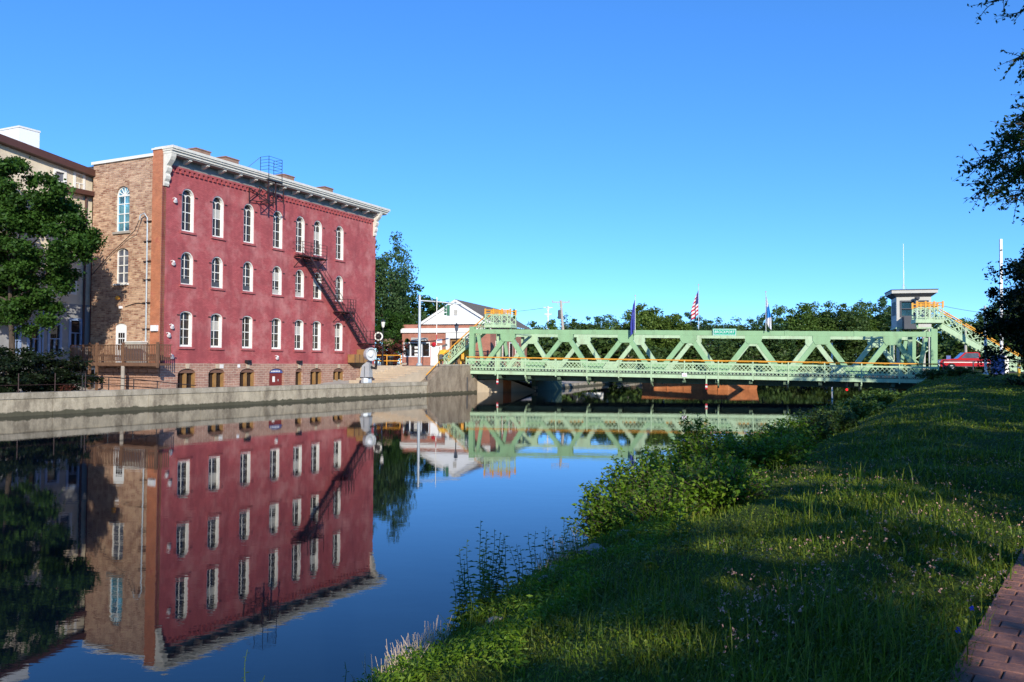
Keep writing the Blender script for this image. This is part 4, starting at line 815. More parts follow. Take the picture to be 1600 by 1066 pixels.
# walkways with lattice railings
NP = 14; pitch = BL/NP
def lattice(x0, x1, z0, z1, y, step=0.36, w=0.042, th=0.02):
    m_ = MB(); hh = z1-z0; n = int((x1-x0)/step)+int(hh/step)+2
    for s_ in (1, -1):
        for k in range(-int(hh/step)-1, n):
            a = Vector((x0+k*step, z0 if s_ > 0 else z1)); b_ = Vector((a.x+hh, z1 if s_ > 0 else z0))
            if b_.x <= x0 or a.x >= x1: continue
            if a.x < x0: a = a+(b_-a)*((x0-a.x)/(b_.x-a.x))
            if b_.x > x1: b_ = a+(b_-a)*((x1-a.x)/(b_.x-a.x))
            m_.bar((a.x, y+0.012*s_, a.y), (b_.x, y+0.012*s_, b_.y), w, th, (0, 1, 0))
    return m_
ltm = {}
for yo, s_ in ((-1.7, -1), (BWD+1.7, 1)):
    obj('walkway', MB().box(0, BL, min(yo, yo-s_*1.35), max(yo, yo-s_*1.35), 2.12, 2.2), 'bridge_under', br)
    for k in range(NP):
        x0 = k*pitch+0.06; x1 = (k+1)*pitch-0.06
        if 'l' not in ltm:
            ltm['l'] = lattice(0, x1-x0, 2.5, 3.05, 0).mesh('lattice_panel'); ltm['l'].materials.append(MATS['bridge_pale'])
            ltm['f'] = MB().box(0, x1-x0, -0.03, 0.03, 3.05, 3.19).box(0, x1-x0, -0.03, 0.03, 2.4, 2.5).mesh('panel_rail'); ltm['f'].materials.append(MATS['bridge_pale'])
            ltm['s'] = lattice(0, x1-x0, 2.2, 2.4, 0, 0.3, 0.04).mesh('toe_lattice'); ltm['s'].materials.append(MATS['bridge_pale'])
        pr_ = obj('railing_panel', ltm['f'], None, br); pr_.location = (x0, yo, 0)
        obj('lattice', ltm['l'], None, pr_); obj('toe_lattice', ltm['s'], None, pr_)
        obj('fascia_plate', MB().box(x0, x1, yo-0.05, yo+0.05, 1.82, 2.12), 'bridge_pale', br)
    for k in range(NP+1):
        x = k*pitch; obj('railing_post', MB().box(x-0.05, x+0.05, yo-0.07, yo+0.07, 1.72 if k % 2 else 1.62, 3.36), 'bridge_pale', br)
        if k % 2 == 0 and 0 < k < NP:
            i_ = -s_; obj('knee_bracket', MB().prism([(0, 1.84), (0.12*i_, 1.5), (0.5*i_, 1.2), (1.2*i_, 1.0), (1.45*i_, 1.05), (1.45*i_, 1.3), (0.7*i_, 1.45), (0.3*i_, 1.82)], lambda a, z, d: (d, yo+a, z), x-0.06, x+0.06), 'bridge_pale', br)
    for k in range(NP): obj('handrail', MB().tube([(k*pitch, yo, 3.4), ((k+1)*pitch, yo, 3.4)], 0.055, 8), 'orange', br)
# clearance markers, number plate, name sign
for x, lab in ((3.15, None), (22.2, None)):
    mk = obj('clearance_marker', MB().box(x-0.06, x+0.06, -1.82, -1.76, 1.15, 2.1), 'bridge_pale', br)
    for k in range(3): obj('band', MB().box(x-0.09, x+0.09, -1.85, -1.83, 0.9+k*0.16, 1.05+k*0.16), 'red_paint' if k != 1 else 'white', mk)
def text(name, body, size, mat, parent, loc, rot=(R(90), 0, 0), ext=0.01, sxx=1.0):
    cu = bpy.data.curves.new(name, 'FONT'); cu.body = body; cu.size = size; cu.extrude = ext; cu.align_x = 'CENTER'; cu.align_y = 'CENTER'; cu.resolution_u = 3
    to = bpy.data.objects.new('tmp', cu); COL.objects.link(to); dg = bpy.context.evaluated_depsgraph_get(); me = bpy.data.meshes.new_from_object(to.evaluated_get(dg)); bpy.data.objects.remove(to)
    me.materials.clear(); me.materials.append(MATS[mat]); o = obj(name, me, None, parent); o.location = loc; o.rotation_euler = rot; o.scale.x = sxx; return o
sn = root('name_sign', P1, 'green town name sign reading BROCKPORT on the bridge chord', 'sign', BA, ry=BT)
(xa, za), (xb, zc) = bxz(1112.3, 513.6, -0.36), bxz(1149.3, 524.6, -0.36)
bo = obj('board', MB().box(xa, xb, -0.36, -0.32, zc, za), 'sign_green', sn)
for a0, a1, z0, z1 in ((xa+.03, xb-.03, za-.07, za-.03), (xa+.03, xb-.03, zc+.03, zc+.07), (xa+.03, xa+.07, zc+.071, za-.071), (xb-.07, xb-.03, zc+.071, za-.071)): obj('border', MB().box(a0, a1, -0.366, -0.361, z0, z1), 'pure_white', bo)
tx = text('lettering', 'BROCKPORT', 0.34, 'pure_white', bo, ((xa+xb)/2, -0.362, (za+zc)/2)); wdt = max(v.co.x for v in tx.data.vertices)-min(v.co.x for v in tx.data.vertices); tx.scale.x = (xb-xa)*0.84/wdt
for x in (xa+0.4, xb-0.4): obj('hanger', MB().box(x-0.04, x+0.04, -0.319, -0.223, zc+0.1, za-0.1), 'galv', sn)
x_, z_ = bxz(1069, 586, -1.78); pl_ = root('number_plate', P1, 'small white plate with red marking on the walkway fascia', 'sign', BA, ry=BT)
obj('plate', MB().box(x_-0.22, x_+0.22, -1.8, -1.765, z_-0.15, z_+0.15), 'pure_white', pl_); text('marking', 'LS', 0.24, 'red_paint', pl_, (x_, -1.802, z_))
# red navigation lamp under the right part
x_, z_ = bxz(1323, 609, -1.5); nl = root('navigation_lamp', P1, 'small glowing red navigation lamp hanging under the bridge', 'lamp', BA, ry=BT)
obj('rod', MB().tube([(x_, -1.5, z_+0.1), (x_, -1.5, 1.85)], 0.03, 6), 'black_metal', nl); obj('lens', MB().lathe([(0.02, -0.1), (0.09, -0.06), (0.1, 0.04), (0.04, 0.1)], (x_, -1.5, z_), 10), 'red_lamp', nl, smooth=True)
mp_ = root('channel_marker', at(1300, 92, 0), 'thin white channel marker post beyond the right half of bridge', 'post'); obj('post', MB().tube([(0, 0, -0.5), (0, 0, 5.3)], 0.09, 8), 'white', mp_); obj('cap', MB().lathe([(0.12, 5.3), (0.12, 5.4), (0.03, 5.45)], n=8), 'orange', mp_)
# flags
def flag(px, ytop, yf0, yf1, wpx, pole_base_y, label, matf, side=-1, off=-0.5, tw=0.2):
    x, zt = bxz(px, ytop, off); _, zf0 = bxz(px, yf0, off); _, zf1 = bxz(px, yf1, off); _, zb = bxz(px, pole_base_y, off)
    r_ = root('flag', P1+BX*x+BY*off, label, 'flag', BA); z0b = -x*BT
    obj('pole', MB().tube([(0, 0, zb+z0b), (0, 0, zt+z0b)], 0.035, 8, 0.022), 'galv', r_); obj('finial', MB().lathe([(0.01, -0.06), (0.06, 0), (0.01, 0.06)], (0, 0, zt+z0b+0.05), 8), 'orange', r_)
    ns, nt = 16, 26; V = []; Fs = []; mi = []; wd = wpx*72/F; wd *= 1.35; hoist = (zf0-zf1)*0.78; drop = (zf0-zf1)*0.22
    for i in range(ns+1):
        for j in range(nt+1):
            s_ = i/ns; t = j/nt; fold = 0.10*math.sin(s_*11+t*2.2)*(0.25+t)
            V.append((side*(0.03+wd*s_*(tw+(1-tw)*min(1, t*1.6)**0.8)+0.03*math.sin(s_*9)*t), fold-0.05, zf0+z0b-hoist*t-drop*s_**0.9*(0.6+0.4*t)))
    for i in range(ns):
        for j in range(nt): a = i*(nt+1)+j; Fs.append((a, a+nt+1, a+nt+2, a+1)); mi.append(matf((i+.5)/ns, (j+.5)/nt))
    me = bpy.data.meshes.new('cloth'); me.from_pydata(V, [], Fs); me.shade_smooth(); names = sorted(set(mi))
    for n_ in names: me.materials.append(MATS[n_])
    for p_, n_ in zip(me.polygons, mi): p_.material_index = names.index(n_)
    o = obj('cloth', me, None, r_); sol = o.modifiers.new('s', 'SOLIDIFY'); sol.thickness = 0.012; return r_
flag(992.5, 463, 468, 527, 5.2, 521, 'limp blue state flag with white emblem on bridge', lambda s, t: 'flag_white' if (0.35 < s < 0.65 and 0.35 < t < 0.55) else 'flag_blue', side=-1, off=-0.6, tw=0.35)
flag(1091.5, 446, 454, 502, 8.5, 514, 'limp striped american flag on bridge beside the name sign', lambda s, t: 'flag_navy' if (s < 0.42 and t < 0.52) else ('flag_red' if int(t*13) % 2 == 0 else 'flag_white'), side=-1)
flag(1196.5, 457, 461, 517, 5.5, 518, 'limp white and blue banner flag on bridge right half', lambda s, t: 'flag_sky' if 0.45 < t+0.3*s < 0.85 else 'flag_white', side=1)
# access stairs and platforms at both ends
def access(name, label, x0, x1, z, stair, yo=1.6, sh_=0.42):
    a_ = root(name, P1+BX*x0, label, 'stair', BA, ry=BT); g = lambda x: x-x0
    zo = -x0*BT*0
    obj('platform', MB().box(g(x0)-0.1, g(x1)+0.1, yo-0.5, yo+1.6, z-0.3, z), 'bridge_pale', a_)
    for x in (g(x0)+0.1, g(x1)-0.1): obj('leg', MB().box(x-0.08, x+0.08, yo-0.1, yo+0.1, 6.1, z-0.301), 'bridge_green', a_)
    for y in (yo-0.45, yo+1.55):
        pn = obj('railing', MB().box(g(x0), g(x1), y-0.03, y+0.03, z+0.08, z+0.16).box(g(x0), g(x1), y-0.03, y+0.03, z+0.95, z+1.03), 'bridge_pale', a_)
        obj('lattice', lattice(g(x0), g(x1), z+0.16, z+0.95, y, 0.5, 0.05), 'bridge_pale', pn)
        obj('orange_rail', MB().box(g(x0), g(x1), y-0.04, y+0.04, z+1.05, z+1.42), 'orange', pn) if False else obj('orange_rail', MB().tube([(g(x0), y, z+1.4), (g(x1), y, z+1.4)], 0.06, 6).tube([(g(x0), y, z+1.15), (g(x1), y, z+1.15)], 0.04, 6), 'orange', pn)
        for x in np.linspace(g(x0), g(x1), 4): obj('orange_post', MB().box(x-0.07, x+0.07, y-0.07, y+0.07, z+1.0, z+1.55), 'orange', pn); obj('post', MB().box(x-0.045, x+0.045, y-0.045, y+0.045, z, z+0.999), 'bridge_pale', pn)
    (sx0, sz0), (sx1, sz1) = stair
    for y in (yo, yo+1.0): obj('stringer', MB().bar((g(sx0), y, sz0-0.25), (g(sx1), y, sz1-0.25), 0.1, sh_), 'bridge_pale', a_)
    n = int(abs(sz0-sz1)/0.2)
    for k in range(n): t = (k+0.5)/n; x = g(sx0+(sx1-sx0)*t); zz = sz0+(sz1-sz0)*t; obj('tread', MB().box(x-0.14, x+0.14, yo+0.06, yo+0.94, zz-0.03, zz), 'bridge_green', a_)
    dxs = sx1-sx0; dzs = sz1-sz0
    for y in (yo, yo+1.0):
        m_ = MB(); nb = 13
        for k in range(nb):
            for s_ in (0, 1):
                t0 = k/nb; t1 = min(1, (k+1.6)/nb); za_, zb_ = ((0.08, 0.8) if s_ else (0.8, 0.08))
                m_.bar((g(sx0+dxs*t0), y+0.012*s_, sz0+dzs*t0+za_), (g(sx0+dxs*t1), y+0.012*s_, sz0+dzs*t1+zb_), 0.045, 0.02, (0, 1, 0))
        m_.bar((g(sx0), y, sz0+0.08), (g(sx1), y, sz1+0.08), 0.05, 0.06).bar((g(sx0), y, sz0+0.82), (g(sx1), y, sz1+0.82), 0.05, 0.06)
        q_ = obj('lattice_balustrade', m_, 'bridge_pale', a_)
        obj('handrail', MB().tube([(g(sx0), y, sz0+1.12), (g(sx1), y, sz1+1.12)], 0.06, 6), 'orange', q_)
        for t in np.linspace(0.03, 0.97, 5): obj('post', MB().bar((g(sx0+dxs*t), y, sz0+dzs*t), (g(sx0+dxs*t), y, sz0+dzs*t+1.1), 0.06, 0.06), 'bridge_pale', q_)
    return a_
access('access_stair', 'green lattice access stair with orange rails at left end of bridge', 0.9, 3.45, 6.62, ((0.95, 6.5), (-3.6, 2.45)), sh_=0.24)
access('access_stair', 'long green lattice access stair with orange rails descending right of control tower', 39.5, 41.5, 6.75, ((41.4, 6.5), (47.6, 2.6)))
# ------------------------------------------------------------------ control tower
tw = root('control_tower', P1+BX*39.6+BY*11, 'grey bridge control tower with flat overhanging roof and antenna', 'tower', BA)
TZ = -39.6*BT; tw_ = 3.05; zc = 9.0
mb = MB(); wins = [(0.38, 1.5, 7.55, 9.0), (1.95, 2.75, 7.4, 9.0)]
cell(mb, 0, tw_, 6.5, 9.45, [rectp(w) for w in wins], fm, 0.15); mb.add([(0, 0, 6.5), (0, 3, 6.5), (0, 3, 9.45), (0, 0, 9.45)], [(3, 2, 1, 0)]); mb.add([(tw_, 0, 6.5), (tw_, 3, 6.5), (tw_, 3, 9.45), (tw_, 0, 9.45)], [(0, 1, 2, 3)]); mb.add([(0, 3, 6.5), (tw_, 3, 6.5), (tw_, 3, 9.45), (0, 3, 9.45)], [(3, 2, 1, 0)])
obj('cabin', raw(mb, 'cabin'), 'tower_wall', tw)
for k, w in enumerate(wins):
    f = MB(); f.box(w[0]-.08, w[0]+.06, -0.05, 0.1, w[2]-.08, w[3]+.08).box(w[1]-.06, w[1]+.08, -0.05, 0.1, w[2]-.08, w[3]+.08).box(w[0]+.061, w[1]-.061, -0.05, 0.1, w[3]-.06, w[3]+.08).box(w[0]+.061, w[1]-.061, -0.05, 0.1, (w[2]+w[3])/2-.04, (w[2]+w[3])/2+.04).box(w[0]+.061, w[1]-.061, -0.05, 0.1, w[2]-.08, w[2]+.06)
    o = obj('window', f, 'dark_grey', tw); obj('pane', MB().box(w[0], w[1], 0.11, 0.14, w[2], w[3]), 'glass_mirror' if k == 0 else 'glass_dim', o)
obj('side_window', MB().box(-0.04, 0.02, 0.6, 2.4, 7.7, 9.0), 'dark_grey', tw)
rf = obj('roof', MB().add([(-0.5, -0.5, 9.75), (tw_+0.5, -0.5, 9.75), (tw_+0.5, 3.5, 9.75), (-0.5, 3.5, 9.75), (-0.5, -0.5, 10.05), (tw_+0.5, -0.5, 10.05), (tw_+0.5, 3.5, 10.05), (-0.5, 3.5, 10.05)], [(3, 2, 1, 0), (0, 1, 5, 4), (1, 2, 6, 5), (2, 3, 7, 6), (3, 0, 4, 7), (4, 5, 6, 7)]), 'tower_wall', tw)
obj('eave_skirt', MB().add([(0.01, 0.01, 9.4), (tw_-.01, 0.01, 9.4), (tw_-.01, 2.99, 9.4), (0.01, 2.99, 9.4), (-0.45, -0.45, 9.748), (tw_+0.45, -0.45, 9.748), (tw_+0.45, 3.45, 9.748), (-0.45, 3.45, 9.748)], [(0, 1, 5, 4), (1, 2, 6, 5), (2, 3, 7, 6), (3, 0, 4, 7), (4, 5, 6, 7)]), 'dark_grey', rf)
obj('roof_cover', MB().box(-0.55, tw_+0.55, -0.55, 3.55, 10.053, 10.13), 'dark_grey', rf)
x_, z_ = bxz(1412.5, 381, 12.5); an = obj('antenna', MB().tube([(0.9, 1.5, 10.13), (0.9, 1.5, 12.2)], 0.05, 6).tube([(0.9, 1.5, 12.2), (0.9, 1.5, z_-0.48)], 0.03, 6), 'pure_white', tw)
obj('antenna_stay', MB().bar((0.9, 1.5, 10.9), (0.6, 1.3, 10.13), 0.03, 0.03).bar((0.9, 1.5, 10.9), (1.2, 1.3, 10.13), 0.03, 0.03), 'galv', an)
for x in (0.12, tw_-0.12):
    for y in (0.12, 2.88): obj('leg', MB().box(x-0.12, x+0.12, y-0.12, y+0.12, 1.8, 6.49), 'tower_wall', tw)
for z0, z1 in ((2.4, 4.4), (4.4, 6.4)): obj('brace', MB().bar((0.12, 0.1, z0), (tw_-0.12, 0.1, z1), 0.1, 0.06, (0, 1, 0)).bar((0.12, 0.13, z1), (tw_-0.12, 0.13, z0), 0.1, 0.06, (0, 1, 0)), 'bridge_pale', tw)
obj('floor_slab', MB().box(-0.1, tw_+0.1, -0.1, 3.1, 6.35, 6.485), 'bridge_pale', tw)
obj('equipment_box', MB().box(0.5, 1.6, -1.0, -0.06, 6.3, 7.5), 'dark_grey', tw); obj('floodlight', MB().lathe([(0.05, 0), (0.2, 0.1), (0.25, 0.3)], (1.75, -0.4, 9.05), 10), 'dark_grey', tw); obj('equipment_box', MB().box(1.65, 1.85, -0.3, -0.003, 7.4, 9.0), 'galv', tw)
# right abutment and road
ra = root('right_abutment', P1+BX*40.2, 'shaded concrete abutment under right end of bridge', 'abutment', BA)
obj('block', MB().box(-1.2, 9, -2.4, BWD+2.6, -1.2, 1.25), 'pier_concrete', ra); obj('ledge', MB().box(0.3, 9, -2.2, BWD+2.4, 1.253, 1.6), 'pier_concrete', ra)
obj('left_road', MB().box(-60, 0.2, -1, 10, 2.505, 2.53), 'asphalt', kind='structure').matrix_world = Matrix.Translation(P1) @ Matrix.Rotation(BA, 4, 'Z')
obj('right_road', MB().box(BL-0.1, 110, -1.5, 10, 1.6, 2.33), 'asphalt', kind='structure').matrix_world = Matrix.Translation(P1) @ Matrix.Rotation(BA, 4, 'Z')
# ------------------------------------------------------------------ red pickup
tk = root('red_pickup', P1+BX*45.2+BY*8.0+Vector((0, 0, 2.3)), 'red pickup truck on the road at right end of bridge', 'pickup truck', BA+R(180))
prf = [(-2.6, 0.45), (2.55, 0.42), (2.65, 0.75), (2.5, 1.05), (1.2, 1.15), (-2.65, 1.12)]
body = obj('body', MB().prism(prf, fm, -0.92, 0.92), 'red_paint', tk)
cabp = [(-0.75, 1.15), (1.15, 1.15), (0.55, 1.72), (-0.6, 1.75)]
obj('cab', MB().prism(cabp, fm, -0.8, 0.8), 'red_paint', tk); obj('side_window', MB().prism([(-0.6, 1.2), (0.9, 1.2), (0.45, 1.65), (-0.52, 1.67)], fm, -0.815, 0.815), 'glass_dim', tk)
obj('windscreen', MB().prism([(1.02, 1.18), (1.12, 1.18), (0.6, 1.7), (0.52, 1.7)], fm, -0.74, 0.74), 'glass_dim', tk)
for x in (-1.65, 1.7):
    for y in (-0.86, 0.86):
        w_ = obj('wheel', MB().lathe([(0.2, -0.12), (0.36, -0.11), (0.37, 0.1), (0.2, 0.12)], (x, y, 0.37), 14, 'Y'), 'tyre', tk); obj('rim', MB().lathe([(0.05, -0.135), (0.19, -0.13), (0.19, 0.13), (0.05, 0.135)], (x, y, 0.37), 12, 'Y'), 'galv', w_)
obj('trim_strip', MB().box(-2.5, 2.4, -0.94, -0.921, 0.78, 0.86).box(-2.5, 2.4, 0.921, 0.94, 0.78, 0.86), 'white', body); obj('bumper', MB().box(2.6, 2.78, -0.85, 0.85, 0.45, 0.65).box(-2.78, -2.62, -0.85, 0.85, 0.45, 0.65), 'galv', tk)
for y in (-0.7, 0.7): obj('headlight', MB().box(2.56, 2.67, y-0.15, y+0.15, 0.72, 0.9), 'white', tk)
# signs, poles, bollard at the right end
def route_sign(px, D, yt, label):
    p = at(px, D, 2.3); zt = 2.75+(572.7-yt)*D/F-2.3; s_ = root('route_sign', p, label, 'road sign', group='road signs by right road')
    obj('post', MB().box(-0.03, 0.03, 0.0, 0.05, 0, zt), 'galv', s_); obj('plate', MB().box(-0.22, 0.22, -0.03, -0.002, zt-0.5, zt), 'sign_blue', s_); obj('arrow_plate', MB().box(-0.17, 0.17, -0.03, -0.002, zt-0.85, zt-0.55), 'grey_metal', s_)
route_sign(1482, 82, 556, 'small square road sign plate left of the red pickup cab'); route_sign(1507, 76, 556, 'small square road sign plate right of the red pickup cab')
gp = root('tall_gate_arm', at(1565, 66, 2.2), 'tall white raised gate arm above the dark right tree', 'crossing gate'); zt = 2.75+(573-373)*66/F-2.2
obj('arm', MB().bar((0, 0, 0.9), (0.05, 0, zt), 0.2, 0.12), 'pure_white', gp); obj('cabinet', MB().box(-0.4, 0.4, -0.3, 0.3, 0, 1.4), 'white', gp)
for k in range(5): obj('arm_lamp', MB().lathe([(0.07, -0.06), (0.07, 0.06)], (0.03, -0.07, zt-0.9-k*1.58), 8, 'Y'), 'dark_grey', gp)
sp2 = root('steel_pole', at(1540, 63, 2.1), 'pale galvanised pole in front of the right access stair', 'pole'); zt = 2.75+(573-478)*63/F-2.1
obj('shaft', MB().tube([(0, 0, 0), (0, 0, zt)], 0.11, 8, 0.09), 'galv', sp2); obj('foot', MB().lathe([(0.2, 0), (0.2, 0.1), (0.12, 0.2)], n=8), 'galv', sp2)
cbx = root('blue_cabinet', at(1559, 63.5, 2.1), 'blue grey control cabinet at foot of the right stair', 'cabinet', R(-12)); obj('body', MB().box(-0.4, 0.4, -0.3, 0.3, 0, 1.5), 'sign_blue', cbx); obj('lid', MB().box(-0.45, 0.45, -0.35, 0.35, 1.503, 1.56), 'grey_metal', cbx)
bo_ = root('yellow_bollard', at(1592, 60, 2.05), 'yellow bollard at the right edge near stair foot', 'bollard'); obj('tube', MB().lathe([(0.11, 0), (0.11, 0.85), (0.07, 0.95), (0.01, 0.98)], n=12), 'yellow', bo_); obj('band', MB().lathe([(0.116, 0.6), (0.116, 0.7), (0.09, 0.7)], n=12), 'white', bo_)
rg = root('road_guardrail', P1+BX*41+BY*(-1.6)+Vector((0, 0, 2.3)), 'low dark guard rail along the road at right bridge end', 'railing', BA)
obj('rail', MB().tube([(0, 0, 0.9), (9, 0, 0.85)], 0.04, 6).tube([(0, 0, 0.45), (9, 0, 0.42)], 0.03, 6), 'dark_grey', rg)
for x in (0, 2.2, 4.5, 6.7, 9): obj('post', MB().box(x-0.04, x+0.04, -0.04, 0.04, -0.3, 0.92), 'dark_grey', rg)
# ================================================================== TREES
def crown_points(rng, nclust, nleaf, spread=0.2, flat=0.75, lump=0.25, lo=-1.0):
    """points through a unit-sphere crown, gathered in clumps of uneven reach"""
    c = rng.normal(size=(nclust, 3)); c /= np.linalg.norm(c, axis=1)[:, None]; c *= (rng.uniform(0.15, 1, nclust)**0.45)[:, None]
    ph = rng.uniform(0, 6.28, 4); az = np.arctan2(c[:, 1], c[:, 0])
    c *= (1+lump*np.sin(3*az+ph[0]+2*c[:, 2])+lump*0.6*np.sin(5*az+ph[1]-3*c[:, 2]))[:, None]
    c = c[c[:, 2] > lo]; nclust = len(c)
    idx = rng.integers(0, nclust, nleaf); r_ = spread*rng.uniform(0.5, 1.3, nclust)[idx]
    off = rng.normal(size=(nleaf, 3)); off /= np.linalg.norm(off, axis=1)[:, None]; off *= (rng.uniform(0, 1, nleaf)**0.5)[:, None]; off[:, 2] *= flat
    return c, c[idx]+off*r_[:, None]
def trunk_mesh(rng, base_r, fork_z, targets, top, wob=0.15):
    m_ = MB(); m_.tube([(0, 0, -0.3), (wob*rng.normal()*0.5, wob*rng.normal()*0.5, fork_z*0.5), (0, 0, fork_z)], base_r, 8, base_r*0.75)
    m_.tube([(0, 0, fork_z), (wob*rng.normal(), wob*rng.normal(), (fork_z+top)/2), (0, 0, top)], base_r*0.75, 7, base_r*0.15)
    for t in targets:
        t = Vector(t); s_ = Vector((0, 0, fork_z+(top-fork_z)*min(0.8, max(0, (t.z-fork_z)/(top-fork_z)*0.6)))); mid = s_.lerp(t, 0.5)+Vector((0, 0, -0.06*(t-s_).length))
        m_.tube([s_, mid, t], base_r*0.33, 5, base_r*0.06)
    return m_
TREE = {}
def tree_kind(key, seed, nclust, nleaf, leaf, mat, rx, rzz, zc, spread=0.2, lump=0.25, bark='bark', asp=0.65, lo=-1.0, base_r=0.28):
    rng = np.random.default_rng(seed); c, P = crown_points(rng, nclust, nleaf, spread, lump=lump, lo=lo)
    sc_ = np.array([rx, rx, rzz]); P = P*sc_+np.array([0, 0, zc]); c = c*sc_+np.array([0, 0, zc])
    cm_ = np_mesh('crown', leaves(rng, P, leaf, asp=asp), 4, mat); sel = c[rng.permutation(len(c))[:26]]
    tm = trunk_mesh(rng, base_r, max(1.0, zc-rzz*0.85), sel, zc+rzz*0.7).mesh('trunk'); tm.materials.append(MATS[bark]); TREE[key] = (cm_, tm, zc+rzz)
def tree(key, loc, h, label, wscale=1.0, rz_=0.0, group=None, name='tree', cat='tree'):
    cm_, tm, hh = TREE[key]; s_ = h/hh; t = root(name, loc, label, cat, rz_, group)
    for nm, me in (('crown', cm_), ('trunk', tm)):
        o = obj(nm, me, None, t); o.scale = (s_*wscale, s_*wscale, s_)
    return t
tree_kind('far_a', 1, 190, 14000, 0.36, 'leaf_mid', 4.2, 4.6, 6.2, 0.24)
tree_kind('far_b', 2, 190, 14000, 0.36, 'leaf_dark', 4.4, 4.8, 5.8, 0.24, 0.3)
tree_kind('far_c', 3, 190, 14000, 0.36, 'leaf_bright', 4.4, 4.4, 5.6, 0.24, 0.28)
tree_kind('far_d', 4, 190, 14000, 0.36, 'leaf_blue', 4.0, 5.0, 6.4, 0.22, 0.3)
tree_kind('mid_a', 5, 170, 24000, 0.28, 'leaf_blue', 4.6, 5.6, 7.6, 0.26, 0.2)
tree_kind('mid_b', 6, 140, 18000, 0.30, 'leaf_maple', 4.6, 4.0, 5.4, 0.22, 0.25)
tree_kind('shaded_shrub', 17, 70, 6000, 0.24, 'leaf_shaded', 3.2, 2.0, 1.9, 0.28, 0.2)
tree_kind('hedge', 7, 70, 5200, 0.30, 'leaf_dark', 3.2, 2.0, 1.9, 0.28, 0.2)
tree_kind('shade_a', 8, 110, 9000, 0.34, 'leaf_mid', 4.4, 4.6, 8.6, 0.2, 0.35)
tree_kind('right_dark', 9, 200, 42000, 0.17, 'leaf_shaded', 4.0, 4.1, 3.9, 0.2, 0.2)
tree_kind('redbush', 10, 50, 3000, 0.22, 'leaf_red', 1.5, 1.6, 1.6, 0.28, 0.2, base_r=0.06)
# (px, top y, D, kind, width factor, base z, label)
BG = [(600, 384, 100, 'mid_a', 0.8, 'tall blue green tree rising directly behind the mill'), (648, 462, 104, 'mid_b', 1.25, 'round leafy tree behind the traffic signal mast'), (618, 488, 96, 'mid_b', 0.9, 'low leafy tree beside the mill corner'),
 (822, 506, 150, 'far_b', 1.2, 'low dark tree right of the shop roof'), (852, 503, 160, 'far_a', 1.2, 'low green tree behind the distant white utility pole'), (905, 496, 150, 'far_b', 1.3, 'dark tree just right of the leaning utility pole'), (935, 500, 165, 'far_d', 1.2, 'blue green tree far behind bridge left of blue flag'),
 (975, 494, 135, 'far_a', 1.15, 'green tree directly behind the blue state flag'), (1012, 476, 128, 'far_c', 1.05, 'tall bright green tree between blue flag and striped flag'), (1044, 490, 124, 'far_c', 1.0, 'lower bright green tree left of the striped flag'), (1080, 494, 140, 'far_d', 1.15, 'dark blue green tree behind the striped flag'),
 (1118, 500, 150, 'far_b', 1.3, 'dark tree behind the name sign'), (1160, 499, 165, 'far_b', 1.35, 'flat topped dark tree right of the name sign'), (1198, 494, 150, 'far_d', 1.1, 'dark tree behind the white and blue flag'), (1232, 481, 145, 'far_a', 1.1, 'first tall tree right of the white and blue flag'), (1272, 476, 140, 'far_a', 1.15, 'second tall tree right of the white and blue flag'),
 (1315, 474, 138, 'far_b', 1.1, 'tall dark tree above the right half of bridge'), (1350, 478, 132, 'far_a', 1.1, 'tall green tree two left of the control tower'), (1384, 471, 126, 'far_d', 1.05, 'tall blue green tree just left of the control tower'), (1425, 480, 128, 'far_b', 1.1, 'dark tree hidden behind the control tower'), (1482, 499, 122, 'far_a', 1.1, 'green tree just right of the control tower'), (1518, 492, 116, 'far_b', 1.1, 'dark tree behind the crossarm pole at right'), (1560, 480, 120, 'far_d', 1.2, 'blue green tree behind the tall white gate arm'), (1600, 470, 125, 'far_b', 1.2, 'dark tree at right frame edge beyond the stair')]
def edgeD(px):
    for (a, b_) in zip(LEFT[10:], LEFT[11:]):
        p0 = 800+F*a[0]/a[1]; p1 = 800+F*b_[0]/b_[1]
        if p0 <= px <= p1:
            r_ = (px-800)/F; t = (r_*a[1]-a[0])/((b_[0]-a[0])-r_*(b_[1]-a[1])); return a[1]+(b_[1]-a[1])*t
    return 0
for i, (px, yt, D, k, wf_, lb) in enumerate(BG):
    if px < 1415: D = max(D, edgeD(px)+7+5*math.sin(i*1.9))
    hz = 569+(px-800)*0.0052; zt = 2.75+(hz-yt)*D/F; tree(k, at(px, D, 2.3), zt-2.3, lb, wf_, i*1.37, 'trees behind the bridge')
LOW = [('dark understory clump behind the first truss panels', 870), ('dark understory clump behind the leaning pole foot', 905), ('dark understory clump left of the bare tree', 945), ('dark understory clump around the bare tree', 990), ('dark understory clump below the bright green trees', 1035), ('dark understory clump below the striped flag', 1080), ('dark understory clump below the name sign', 1125), ('dark understory clump right of the name sign', 1172), ('dark understory clump under the white and blue flag', 1220), ('dark understory clump in the sixth truss bay', 1268), ('dark understory clump behind the white channel post', 1312), ('dark understory clump in the seventh truss bay', 1355), ('dark understory clump left of the tower legs', 1395), ('dark understory clump behind the tower legs', 1435), ('dark understory clump behind the red pickup', 1485), ('dark understory clump under the right stair', 1530), ('dark understory clump at right road end', 1580)]
for i, (lb, px) in enumerate(LOW): tree('hedge', at(px, max(112, edgeD(px)+3) if px < 1412 else 112, 0.4), 6.6+0.8*math.sin(i*1.7), lb, 1.25, i*2.3, 'understory clumps behind the bridge', 'understory_bush', 'bush')
tree('redbush', at(607, 90, 2.5), 3.0, 'purple leaved shrub by the brick shop window', 1.3, 0.3, name='purple_shrub', cat='shrub')
